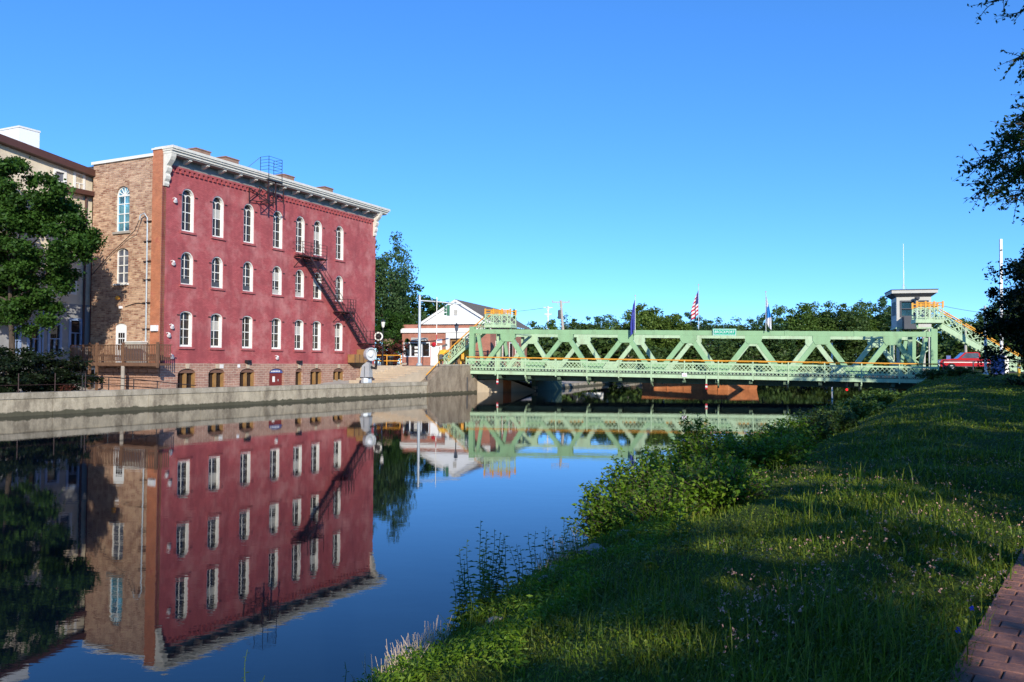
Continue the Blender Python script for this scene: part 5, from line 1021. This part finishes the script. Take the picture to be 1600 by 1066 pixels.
# conifer behind the left stair platform
rng = np.random.default_rng(31); n = 5200; t = rng.uniform(0, 1, n)**0.6; az = rng.uniform(0, 6.28, n); rad = (1-(1-t))*1.9*(0.55+0.45*np.sin(t*46))*rng.uniform(0.2, 1, n)**0.5
cf = root('conifer', at(803, 112, 2.4), 'dark conifer tip above the shop roof by left platform', 'tree'); hcf = 2.75+(569-483)*112/F-2.4
P = np.stack([rad*np.cos(az), rad*np.sin(az), hcf*(1-t*0.92)-0.25*rad], 1); obj('crown', np_mesh('crown', leaves(rng, P, 0.3, asp=0.35), 4, 'leaf_blue'), None, cf); obj('trunk', MB().tube([(0, 0, -0.2), (0, 0, hcf*0.95)], 0.18, 7, 0.03), 'bark', cf)
# bare tree
bt = root('bare_tree', at(981, 112, 1.8), 'leafless pale dead tree seen through the truss', 'tree'); m_ = MB(); rnd = random.Random(8)
m_.tube([(0, 0, -0.2), (0.1, 0, 2), (0, 0, 4.6)], 0.13, 6, 0.03); obj('trunk', m_, 'bark_pale', bt); m_ = MB()
for k in range(26):
    z = rnd.uniform(0.8, 3.8); a = rnd.uniform(0, 6.28); l = rnd.uniform(0.8, 2.0); p0 = Vector((0, 0, z)); p1 = p0+Vector((math.cos(a)*l, math.sin(a)*l*0.5, rnd.uniform(0.2, 1.1))); m_.tube([p0, p0.lerp(p1, 0.5)+Vector((0, 0, 0.1)), p1], 0.045, 4, 0.012)
    for q in range(3): p2 = p0.lerp(p1, rnd.uniform(0.4, 0.9)); m_.tube([p2, p2+Vector((rnd.uniform(-.5, .5), rnd.uniform(-.3, .3), rnd.uniform(0.1, 0.6)))], 0.02, 4, 0.006)
obj('branches', m_, 'bark_pale', bt)
# maple in front of the cream building: clumps by their place in the crown
rng = np.random.default_rng(21); DT = 48.3; tb = at(18, DT, 0.85)
bl = [(5, 285, 52), (40, 318, 46), (92, 330, 36), (118, 352, 34), (62, 385, 58), (112, 395, 32), (10, 385, 70), (30, 450, 50), (72, 445, 34), (52, 492, 40), (15, 478, 44), (-50, 330, 80), (-60, 430, 80), (-20, 250, 40), (132, 372, 22), (80, 300, 26), (98, 420, 26), (-110, 380, 80)]
PP = []; C_ = []
for px, py, rp in bl:
    Dd = DT+rng.uniform(-1.8, 1.0); c = atD(px, py, Dd); r_ = rp*DT/F*0.93; nn = int(1700*r_**2)+400; sub = rng.normal(size=(max(6, int(7*r_)), 3)); sub /= np.linalg.norm(sub, axis=1)[:, None]; sub *= r_*rng.uniform(0.5, 1.0, len(sub))[:, None]
    ii = rng.integers(0, len(sub), nn); PP.append(np.array(c)+sub[ii]+rng.normal(size=(nn, 3))*0.26*np.array([1, 1, 0.7])); C_.append(Vector(c)-tb)
P = np.concatenate(PP)-np.array(tb); mp2 = root('maple_tree', tb, 'dense green maple partly hiding the cream building at left', 'tree')
obj('crown', np_mesh('crown', leaves(rng, P, 0.18, asp=0.8), 4, 'leaf_maple'), None, mp2); obj('trunk', trunk_mesh(rng, 0.22, 3.0, C_, 9.5), 'bark', mp2)
# dark shrubs at the foot of the maple
for i, (px, D, h_, lb) in enumerate(((8, 44, 2.6, 'dark shrub left of the maple trunk behind canal wall'), (60, 46.5, 2.4, 'dark shrub right of the maple trunk below cream windows'), (95, 48, 1.9, 'dark shrub beside the basement window under deck'))):
    tree('shaded_shrub', at(px, D, 0.84), h_, lb, 1.15, i*1.9, 'dark shrubs under the maple', 'garden_shrub', 'shrub')
tree('redbush', at(102, 46.5, 0.84), 0.7, 'small leafy plant at foot of the basement window', 1.2, 1.0, name='small_plant', cat='plant')
# right bank: dark tree, overhead tree and the row that shades the bank (mostly behind the camera)
tree('right_dark', (30.0, 44.5, 1.7), 8.3, 'dense dark tree at right frame edge before the stair', 1.0, 0.4)
tree('right_dark', (34.0, 50.5, 1.8), 6.0, 'dense dark tree behind the right edge tree', 1.1, 2.1)
tree('hedge', (28.5, 56.0, 1.9), 0.7, 'low dark brush on bank below the right stair', 1.4, 1.2, name='bank_brush', cat='bush'); tree('hedge', (32.5, 60.0, 2.0), 0.8, 'low dark brush beside the guard rail', 1.6, 0.2, name='bank_brush', cat='bush')
ORD = ['first', 'second', 'third', 'fourth', 'fifth', 'sixth', 'seventh', 'eighth', 'ninth', 'tenth', 'eleventh', 'twelfth', 'thirteenth', 'fourteenth', 'fifteenth', 'sixteenth', 'seventeenth', 'eighteenth', 'nineteenth', 'twentieth', 'twenty-first', 'twenty-second']
# unseen trees, some crowns shaped for shade: (x, y, crown bottom, crown top, radius)
SHADE = [(36, 39, 3, 15, 5), (30.5, 27, 3, 14, 5), (40, 46, 4, 13, 4.5), (25, 15, 3, 13, 5), (19.5, 4, 3, 13, 5), (15, -12, 4, 13, 5), (27, 2, 4, 15, 5), (38, 20, 4, 16, 5), (34, 33, 4, 15, 5), (11.6, -2, 6.5, 10.2, 4.4), (18, -3, 6.4, 10.4, 4.4), (6.2, -11.4, 6.4, 8.6, 3.3), (9.5, -12.4, 6.6, 8.2, 2.6), (4.8, -5.5, 6.3, 7.9, 2.0), (23, 21, 4, 10, 3.5), (12.5, -30, 4, 13, 5), (2.0, -30, 4, 13, 5), (5.5, 2.5, 8.5, 13, 5), (10.5, 6.5, 9.5, 14.5, 4.5), (1.5, -4.6, 9, 14, 5), (16, 14, 9.5, 15, 4.5)]
tree_kind('shade_u', 8, 110, 9000, 0.075, 'leaf_mid', 1.0, 1.0, 0.0, 0.2, 0.3)
for i, (x, y, zl, zh, rx) in enumerate(SHADE):
    cm_, tm, _ = TREE['shade_u']; z0 = plateau(y); t = root('shade_tree', (x, y, z0), '%s unseen canal bank tree from the camera side, placed for its shade' % ORD[[q[1] for q in sorted(SHADE, key=lambda q: q[1])].index(y)+(1 if (x, y) == (12.5, -30) else 0)], 'tree', i*2.4, 'unseen canal bank trees placed for shade')
    o = obj('crown', cm_, None, t); o.location = (0, 0, (zl+zh)/2-z0); o.scale = (rx, rx, (zh-zl)/2)
    rg_ = np.random.default_rng(60+i); obj('trunk', trunk_mesh(rg_, 0.22, max(1, zl-z0-0.6), [(rx*0.6*math.cos(a_), rx*0.6*math.sin(a_), (zl+zh)/2-z0+rg_.uniform(-.3, .4)*(zh-zl)) for a_ in np.linspace(0, 5.5, 9)], zh-z0-0.4), 'bark', t)
# overhead tree: drooping sprays of small leaflets entering at the right edge
ov = root('overhead_tree', (11.2, 11.0, 1.1), 'near tree with dark feathery branches hanging in at upper right', 'tree'); ob_ = Vector(ov.location)
rng = np.random.default_rng(77); rnd = random.Random(77); tw_m = MB(); LP = []
def spray(p0, p1, nt, spread):
    p0 = Vector(p0); p1 = Vector(p1); d = p1-p0; ln = d.length; pts = []
    for i in range(7):
        t = i/6; pts.append(p0+d*t+Vector((0, 0, 0.10*ln*math.sin(math.pi*t))))
    tw_m.tube([p-ob_ for p in pts], 0.02, 4, 0.004)
    for k in range(nt):
        t = rnd.uniform(0.15, 1.0); b0 = p0+d*t+Vector((0, 0, 0.10*ln*math.sin(math.pi*t))); dr = (d.normalized()*rnd.uniform(0.2, 1)+Vector((rnd.gauss(0, .6), rnd.gauss(0, .6), rnd.gauss(-.25, .45)))).normalized(); l2 = rnd.uniform(0.2, 0.5)*spread; b1 = b0+dr*l2
        tw_m.tube([b0-ob_, b1-ob_], 0.006, 3, 0.002)
        m_ = int(l2/0.03)
        for q in range(m_): LP.append(b0.lerp(b1, (q+1)/m_)+Vector((rnd.gauss(0, .018), rnd.gauss(0, .018), rnd.gauss(-.01, .018)))-ob_)
SPR = [((1700, 175), (1560, 235), 60, 1.0), ((1700, 200), (1545, 262), 60, 1.0), ((1690, 230), (1508, 268), 46, 0.8), ((1680, 250), (1540, 290), 60, 0.9), ((1690, 270), (1560, 302), 60, 0.9), ((1690, 290), (1582, 312), 44, 0.8), ((1660, 170), (1580, 200), 44, 0.9), ((1660, 215), (1575, 225), 50, 0.9), ((1680, 255), (1590, 270), 50, 0.9),
       ((1680, -30), (1540, 14), 30, 0.7), ((1680, -10), (1585, 25), 24, 0.7), ((1690, 70), (1586, 95), 34, 0.7), ((1680, 90), (1592, 118), 20, 0.5), ((1700, 330), (1596, 352), 20, 0.5), ((1720, 130), (1610, 150), 30, 0.8)]
for (a, b_, nt, sp3) in SPR: spray(atD(a[0], a[1], 11.4+rnd.uniform(-.6, .6)), atD(b_[0], b_[1], 10.8+rnd.uniform(-.7, .7)), nt, sp3)
c, P = crown_points(rng, 90, 9000, 0.2, lump=0.2); P = P*np.array([3.0, 3.4, 3.6])+np.array([1.6, 0.2, 6.4])
obj('trunk', trunk_mesh(rng, 0.2, 3.0, [Vector(atD(a[0], a[1], 11.4))-ob_ for a, *_ in SPR]+[Vector(q)*3+Vector((1.6, 0, 6.4)) for q in c[:14]], 9.0), 'bark', ov)
obj('twigs', tw_m, 'bark', ov); obj('leaflets', np_mesh('leaflets', leaves(rng, np.array([tuple(p) for p in LP]), 0.055, asp=0.55), 4, 'leaf_near'), None, ov); obj('crown', np_mesh('crown', leaves(rng, P, 0.16, asp=0.6), 4, 'leaf_near'), None, ov)
# ================================================================== BANK PLANTS
from mathutils.bvhtree import BVHTree
me = rb.data; bvh = BVHTree.FromPolygons([v.co.copy() for v in me.vertices], [tuple(p.vertices) for p in me.polygons])
def gz(x, y):
    h_ = bvh.ray_cast(Vector((x, y, 10)), Vector((0, 0, -1))); return h_[0].z if h_[0] is not None else None
def bank_xy(px, d):
    """point on the bank at distance d from the water edge, in the direction of pixel column px"""
    best = None
    for p, n in zip(RS, RP):
        if p.y < 3 or p.y > 75: continue
        q = p+n*d; e = abs(800+F*q.x/q.y-px)
        if best is None or e < best[0]: best = (e, q)
    return best[1]
def shrub(name, label, x, y, h_, rad, nst, leaf, mat, seed, cat='shrub', group=None, lean=(0, 0), dens=0.022, droop=0.1):
    rng = np.random.default_rng(seed); z = gz(x, y) or 0; t = root(name, (x, y, z-0.03), label, cat, 0, group); sm_ = MB(); P = []
    for k in range(nst):
        a = rng.uniform(0, 6.28); rr = rad*rng.uniform(0.1, 1)**0.6; hh = h_*rng.uniform(0.55, 1.0)*(1-0.35*(rr/rad)**2); b0 = np.array([math.cos(a)*rr*0.25, math.sin(a)*rr*0.25, 0]); b1 = np.array([math.cos(a)*rr+lean[0]*hh, math.sin(a)*rr+lean[1]*hh, hh]); pts = []
        for i in range(6): q = i/5; p = b0+(b1-b0)*np.array([q**1.3, q**1.3, q]); p[2] -= droop*rr*q**3; pts.append(p)
        sm_.tube(pts, 0.008, 4, 0.003); L_ = np.linalg.norm(b1-b0); n_ = int(L_/dens)
        for i in range(n_):
            q = 0.12+0.88*(i+rng.uniform(0, 1))/n_; j = min(4, int(q*5)); f_ = q*5-j; p = pts[j]*(1-f_)+pts[j+1]*f_; P.append(p+rng.normal(size=3)*leaf*0.9*(1.25-0.6*q))
    obj('stems', sm_, 'bark', t); obj('foliage', np_mesh('foliage', leaves(rng, np.array(P), leaf, upbias=0.8, asp=0.6), 4, mat), None, t); return t
SH = [(938, 0.05, 0.55, 0.45, 30, 0.05, 'leaf_bank', 'leafy shrub leaning over the water left of the tall bush'), (962, 0.15, 0.85, 0.5, 44, 0.055, 'leaf_bank', 'rounded green shrub overhanging the water edge'), (1003, 0.2, 1.1, 0.6, 60, 0.055, 'leaf_bank', 'dense green shrub just left of the tall bush'), (1050, 0.15, 1.2, 0.55, 56, 0.055, 'leaf_bank', 'dark green shrub at the foot of the tall bush'),
      (1085, 0.1, 1.62, 0.36, 50, 0.06, 'leaf_bank', 'tallest upright bush on bank against the water'), (1112, 0.5, 1.15, 0.7, 60, 0.06, 'leaf_bank', 'broad leafy bush right of the tallest bush'), (1155, 0.3, 1.0, 0.75, 64, 0.065, 'leaf_bank', 'broad bright bush below the white flag reflection'), (1205, 0.3, 1.0, 0.8, 60, 0.07, 'leaf_bank', 'bright leafy bush further along the bank'), (1262, 0.2, 1.3, 0.6, 40, 0.075, 'leaf_dark', 'dark spiky bush standing against the bridge reflection'),
      (1300, 0.4, 1.3, 0.9, 50, 0.09, 'leaf_dark', 'dark rounded bush where bank narrows'), (1345, 0.5, 1.1, 1.2, 50, 0.12, 'leaf_mid', 'green bush on far bank before the abutment'), (1385, 1.0, 0.9, 1.4, 50, 0.13, 'leaf_mid', 'farthest green bush beside the right abutment'),
      (1120, 1.3, 0.75, 0.7, 46, 0.05, 'leaf_bank', 'low weedy bush in front of the tallest bush'), (1060, 0.9, 0.7, 0.6, 46, 0.045, 'leaf_bank', 'low weedy bush lower on the slope'), (1010, 0.8, 0.45, 0.5, 36, 0.04, 'leaf_bank', 'small weedy bush near the grey rocks'), (1190, 1.3, 0.7, 0.8, 44, 0.06, 'leaf_bank', 'low weedy bush up the slope at mid bank'),
      (985, 0.5, 0.6, 0.5, 40, 0.045, 'leaf_bank', 'low leafy clump just above the dead reed stalks'), (1030, 1.2, 0.65, 0.5, 40, 0.045, 'leaf_bank', 'bright weed clump on slope below the tall bush'), (1085, 1.5, 0.75, 0.55, 40, 0.045, 'leaf_bank', 'bright weed clump in front of the tall bush foot'), (1130, 1.9, 0.7, 0.6, 40, 0.05, 'leaf_bank', 'bright weed clump at the top of the slope'), (1160, 0.9, 0.95, 0.7, 46, 0.055, 'leaf_bank', 'full leafy bush filling the middle of the shrub row'), (1215, 1.7, 0.75, 0.7, 40, 0.055, 'leaf_bank', 'loose weed clump where shrubs meet the mown grass'), (1240, 0.8, 1.0, 0.8, 46, 0.065, 'leaf_bank', 'full leafy bush left of the dark spiky bush'), (1100, 0.6, 1.2, 0.5, 46, 0.055, 'leaf_bank', 'leafy bush growing tight against the tallest bush')]
for i, (px, d, h_, rad, nst, lf, mt_, lb) in enumerate(SH):
    nst = int(nst*1.9); rad *= 1.25; lf *= 1.3; h_ *= 1.2 if i < 9 or i > 11 else 1
    q = bank_xy(px, d); shrub('bank_shrub', lb, q.x, q.y, h_, rad, nst, lf, mt_, 100+i, group='shrubs along the water edge', lean=(-0.15, 0) if d < 0.25 and i < 4 else (0, 0), dens=0.018)
# tall weeds by the water
def weed(label, x, y, h_, seed, group, leaf=0.07, nst=1, mat='leaf_bank', z=None):
    rng = np.random.default_rng(seed); z = (gz(x, y) or 0) if z is None else z; t = root('tall_weed', (x, y, z-0.02), label, 'weed', 0, group); sm_ = MB(); V = []
    for s_ in range(nst):
        tip = np.array([rng.normal()*0.05, rng.normal()*0.05, h_*rng.uniform(0.75, 1)]); b0 = np.array([rng.normal()*0.03, rng.normal()*0.03, 0]); pts = [b0+(tip-b0)*q+np.array([0.02*math.sin(q*5+seed), 0.015*math.sin(q*4+s_), 0]) for q in np.linspace(0, 1, 6)]
        sm_.tube(pts, 0.005, 4, 0.002); n_ = int(h_/0.035)
        for i in range(n_):
            q = 0.1+0.9*i/n_; j = min(4, int(q*5)); f_ = q*5-j; p = pts[j]*(1-f_)+pts[j+1]*f_; a = i*2.4+rng.uniform(-.4, .4); l = leaf*(1.2-0.7*q)*rng.uniform(0.7, 1.3); d = np.array([math.cos(a), math.sin(a), 0.35]); w = np.array([-math.sin(a), math.cos(a), 0])*l*0.2
            V.append(np.stack([p, p+d*l*0.5+w, p+d*l*np.array([1, 1, 0.2]), p+d*l*0.5-w]))
    obj('stem', sm_, 'leaf_mid', t); obj('leaves', np_mesh('leaves', np.array(V), 4, mat), None, t)
WD_ = [(712, 0.15, .55), (728, 0.25, .62), (742, 0.3, .72), (757, 0.2, .66), (768, 0.3, .95), (778, 0.25, .72), (790, 0.35, .62), (805, 0.2, .5), (835, 0.2, .55), (860, 0.3, .48), (890, 0.3, .45), (750, 0.45, .5), (770, 0.5, .5), (735, 0.5, .42), (785, 0.55, .45), (905, 0.6, .5), (1010, 2.0, .5), (1070, 2.2, .45), (1310, 2.0, .9)]
ordn = ['first', 'second', 'third', 'fourth', 'fifth', 'sixth', 'seventh', 'eighth', 'ninth', 'tenth', 'eleventh', 'twelfth', 'thirteenth', 'fourteenth', 'fifteenth', 'sixteenth', 'seventeenth', 'eighteenth', 'nineteenth']
rank = sorted(range(len(WD_)), key=lambda i: WD_[i][0])
for i, (px, d, h_) in enumerate(WD_): q = bank_xy(px, d); weed(('tallest thin weed rising against the blue water' if px == 768 else '%s thin leafy weed from the left along the near water edge' % ordn[rank.index(i)]), q.x, q.y, h_*1.25, 300+i, 'tall thin weeds', leaf=0.105, nst=2+(i % 2))
for i, (px, py, h_, lb) in enumerate(((374, 1100, 0.5, 'leftmost thin weed crossing the cornice reflection'), (400, 1110, 0.42, 'second thin weed crossing the cornice reflection'), (440, 1100, 0.2, 'short weed tip at lower frame edge near mill reflection'), (530, 1090, 0.42, 'thin dark weed right of the mill reflection'))):
    q = onz(px, py, 0.05); weed(lb, q.x, q.y, h_, 340+i, 'weeds at lower frame edge', 0.045, z=0.0)
# dead reeds
def reeds(label, px0, px1, d0, d1, n, h_, seed):
    rnd = random.Random(seed); q0 = bank_xy((px0+px1)/2, (d0+d1)/2); z0 = gz(q0.x, q0.y); t = root('dead_reed_clump', (q0.x, q0.y, z0), label, 'reeds', 0, 'dead reed clumps'); m_ = MB()
    for k in range(n):
        q = bank_xy(rnd.uniform(px0, px1), rnd.uniform(d0, d1)); z = (gz(q.x, q.y) or 0)-z0; b0 = Vector((q.x-q0.x+rnd.gauss(0, .05), q.y-q0.y+rnd.gauss(0, .05), z-0.05)); hh = h_*rnd.uniform(0.3, 1); b1 = b0+Vector((rnd.gauss(0, .25)*hh, rnd.gauss(0, .25)*hh, hh)); m_.tube([b0, b0.lerp(b1, .5)+Vector((rnd.gauss(0, .01), 0, 0)), b1], rnd.uniform(0.0025, 0.005), 4, 0.0018)
    obj('stalks', m_, 'dead_stalk', t, kind='stuff')
reeds('pale dead reed stubble at the near water edge', 600, 690, 0.0, 0.4, 240, 0.34, 1); reeds('pale dead reed stalks between weeds and shrubs', 845, 912, 0.0, 0.35, 220, 0.42, 2)
# rocks
for i, (px, d, s_, lb) in enumerate(((878, 0.75, 0.13, 'largest pale grey rock among the bank weeds'), (860, 0.85, 0.08, 'small grey rock left of the largest rock'), (925, 0.7, 0.16, 'flat dark rock right of the largest rock'), (782, 0.75, 0.07, 'small rock below the tall weeds'), (972, 0.75, 0.1, 'pinkish grey rock under the shrubs'))):
    q = bank_xy(px, d); bm = bmesh.new(); bmesh.ops.create_icosphere(bm, subdivisions=3, radius=1.0); rnd = random.Random(40+i); ofs = [rnd.uniform(0, 6) for _ in range(6)]
    for v in bm.verts:
        c = v.co; f_ = 1+0.16*math.sin(c.x*3+ofs[0])+0.12*math.sin(c.y*4+ofs[1])+0.1*math.sin(c.z*5+ofs[2])+0.04*math.sin(c.x*11+c.y*9+ofs[3]); v.co = Vector((c.x*1.3, c.y, c.z*0.62))*f_*s_
    me = bpy.data.meshes.new('rock'); bm.to_mesh(me); bm.free(); o = obj('rock', me, 'rock', None, label=lb, cat='rock', group='rocks on the bank'); o.location = (q.x, q.y, gz(q.x, q.y)+s_*0.25); o.rotation_euler = (0.1*i, 0.2, i*1.1)
# grass, clover, ground leaves: nobody could count them
rng = np.random.default_rng(500)
def scatter(n, r0, r1, a0, a1, dmin, seed, dmax=60, near_path=0.07):
    rng = np.random.default_rng(seed); r_ = r0*(r1/r0)**rng.uniform(0, 1, n); a = rng.uniform(a0, a1, n); xs = r_*np.sin(a); ys = r_*np.cos(a); out = []
    for x, y, rr in zip(xs, ys, r_):
        pd = path_d(x, y)
        if near_path < pd < 1.9 and y < 25: continue
        h_ = bvh.ray_cast(Vector((x, y, 10)), Vector((0, 0, -1)))
        if h_[0] is None or h_[0].z < dmin: continue
        out.append((x, y, h_[0].z, rr))
    return np.array(out)
G = scatter(240000, 3.6, 75, R(-12), R(38), 0.06, 1)
def blades(G, h0, h1, w0, seed, lean=0.5):
    rng = np.random.default_rng(seed); k = len(G); hh = rng.uniform(h0, h1, k)*(0.6+0.8*(0.5+0.5*np.sin(G[:, 0]*1.7+2*np.sin(G[:, 1]*0.9)))); r_ = G[:, 3]; a = rng.uniform(0, 6.28, k)
    w = np.maximum(w0, r_*0.00062)*rng.uniform(0.7, 1.4, k); dx = np.cos(a); dy = np.sin(a); ln = hh*lean*rng.uniform(0.2, 1.3, k); B = G[:, :3]-np.array([0, 0, 0.02]); sx_ = np.stack([-dy, dx, np.zeros(k)], 1)*w[:, None]; D1 = np.stack([dx*ln*0.3, dy*ln*0.3, hh*0.6], 1); D2 = np.stack([dx*ln, dy*ln, hh*0.97], 1)
    V1 = np.stack([B-sx_, B+sx_, B+D1+sx_*0.8, B+D1-sx_*0.8], 1); V2 = np.stack([B+D1-sx_*0.8, B+D1+sx_*0.8, B+D2+sx_*0.15, B+D2-sx_*0.15], 1)
    return np.concatenate([V1, V2])
obj('grass', np_mesh('grass', blades(G, 0.03, 0.09, 0.0017, 2, 1.0), 4, 'grass'), None, label='short green grass covering the right bank', cat='grass', kind='stuff')
G2 = scatter(7000, 3.6, 40, R(-12), R(38), 0.06, 3); obj('tall_grass', np_mesh('tall_grass', blades(G2, 0.12, 0.28, 0.0014, 4, 0.5), 4, 'grass'), None, label='taller seeding grass blades on the right bank', cat='grass', kind='stuff')
G3 = scatter(34000, 3.6, 30, R(-12), R(36), 0.03, 5); P = G3[:, :3]+np.array([0, 0, 0.04])+rng.normal(size=(len(G3), 3))*np.array([.02, .02, .02])
obj('clover_leaves', np_mesh('clover_leaves', leaves(rng, P, 0.024, upbias=1.0, asp=0.8), 4, 'grass'), None, label='small clover leaves among the grass', cat='ground cover', kind='stuff')
G4 = scatter(1500, 4.5, 16, R(14), R(36), 0.7, 6); G4 = G4[(np.sin(G4[:, 0]*1.4+1)+np.sin(G4[:, 1]*1.1+0.5)) > -0.5]; F_ = []
for x, y, z, rr in G4: F_.append(leaves(rng, np.array([[x, y, z+rng.uniform(0.1, 0.17)]]).repeat(5, 0)+rng.normal(size=(5, 3))*0.006, 0.015))
obj('clover_flowers', np_mesh('clover_flowers', np.concatenate(F_), 4, 'pink_flower'), None, label='pale pink clover heads dotted over the grass', cat='flowers', kind='stuff')
G5 = scatter(16000, 5, 16, R(-12), R(13), 0.01, 7); G5 = G5[(G5[:, 2] < 0.66) & (np.sin(G5[:, 0]*4.1)+np.sin(G5[:, 1]*3.3+G5[:, 0]*2) > -0.3)]; P = np.repeat(G5[:, :3], 4, 0)+rng.normal(size=(len(G5)*4, 3))*np.array([.03, .03, .045])+np.array([0, 0, 0.08])
obj('bank_weeds', np_mesh('bank_weeds', leaves(rng, P, 0.05, upbias=0.5, asp=0.3), 4, 'leaf_bank'), None, label='low leafy weeds along the near water edge', cat='ground cover', kind='stuff')
for i, (px, py) in enumerate(((1497, 986), (1519, 952))):
    q = onz(px, py, 1.22); b_ = root('blue_flower', (q.x, q.y, 1.05), 'lower left blue chicory flower beside brick path' if i == 0 else 'upper right blue chicory flower beside brick path', 'flower'); obj('stem', MB().tube([(0, 0, 0), (0, 0, 0.17)], 0.002, 4), 'leaf_mid', b_)
    obj('petals', np_mesh('petals', leaves(rng, np.array([[0, 0, 0.175]]).repeat(9, 0)+rng.normal(size=(9, 3))*0.007, 0.022), 4, 'blue_flower'), None, b_)
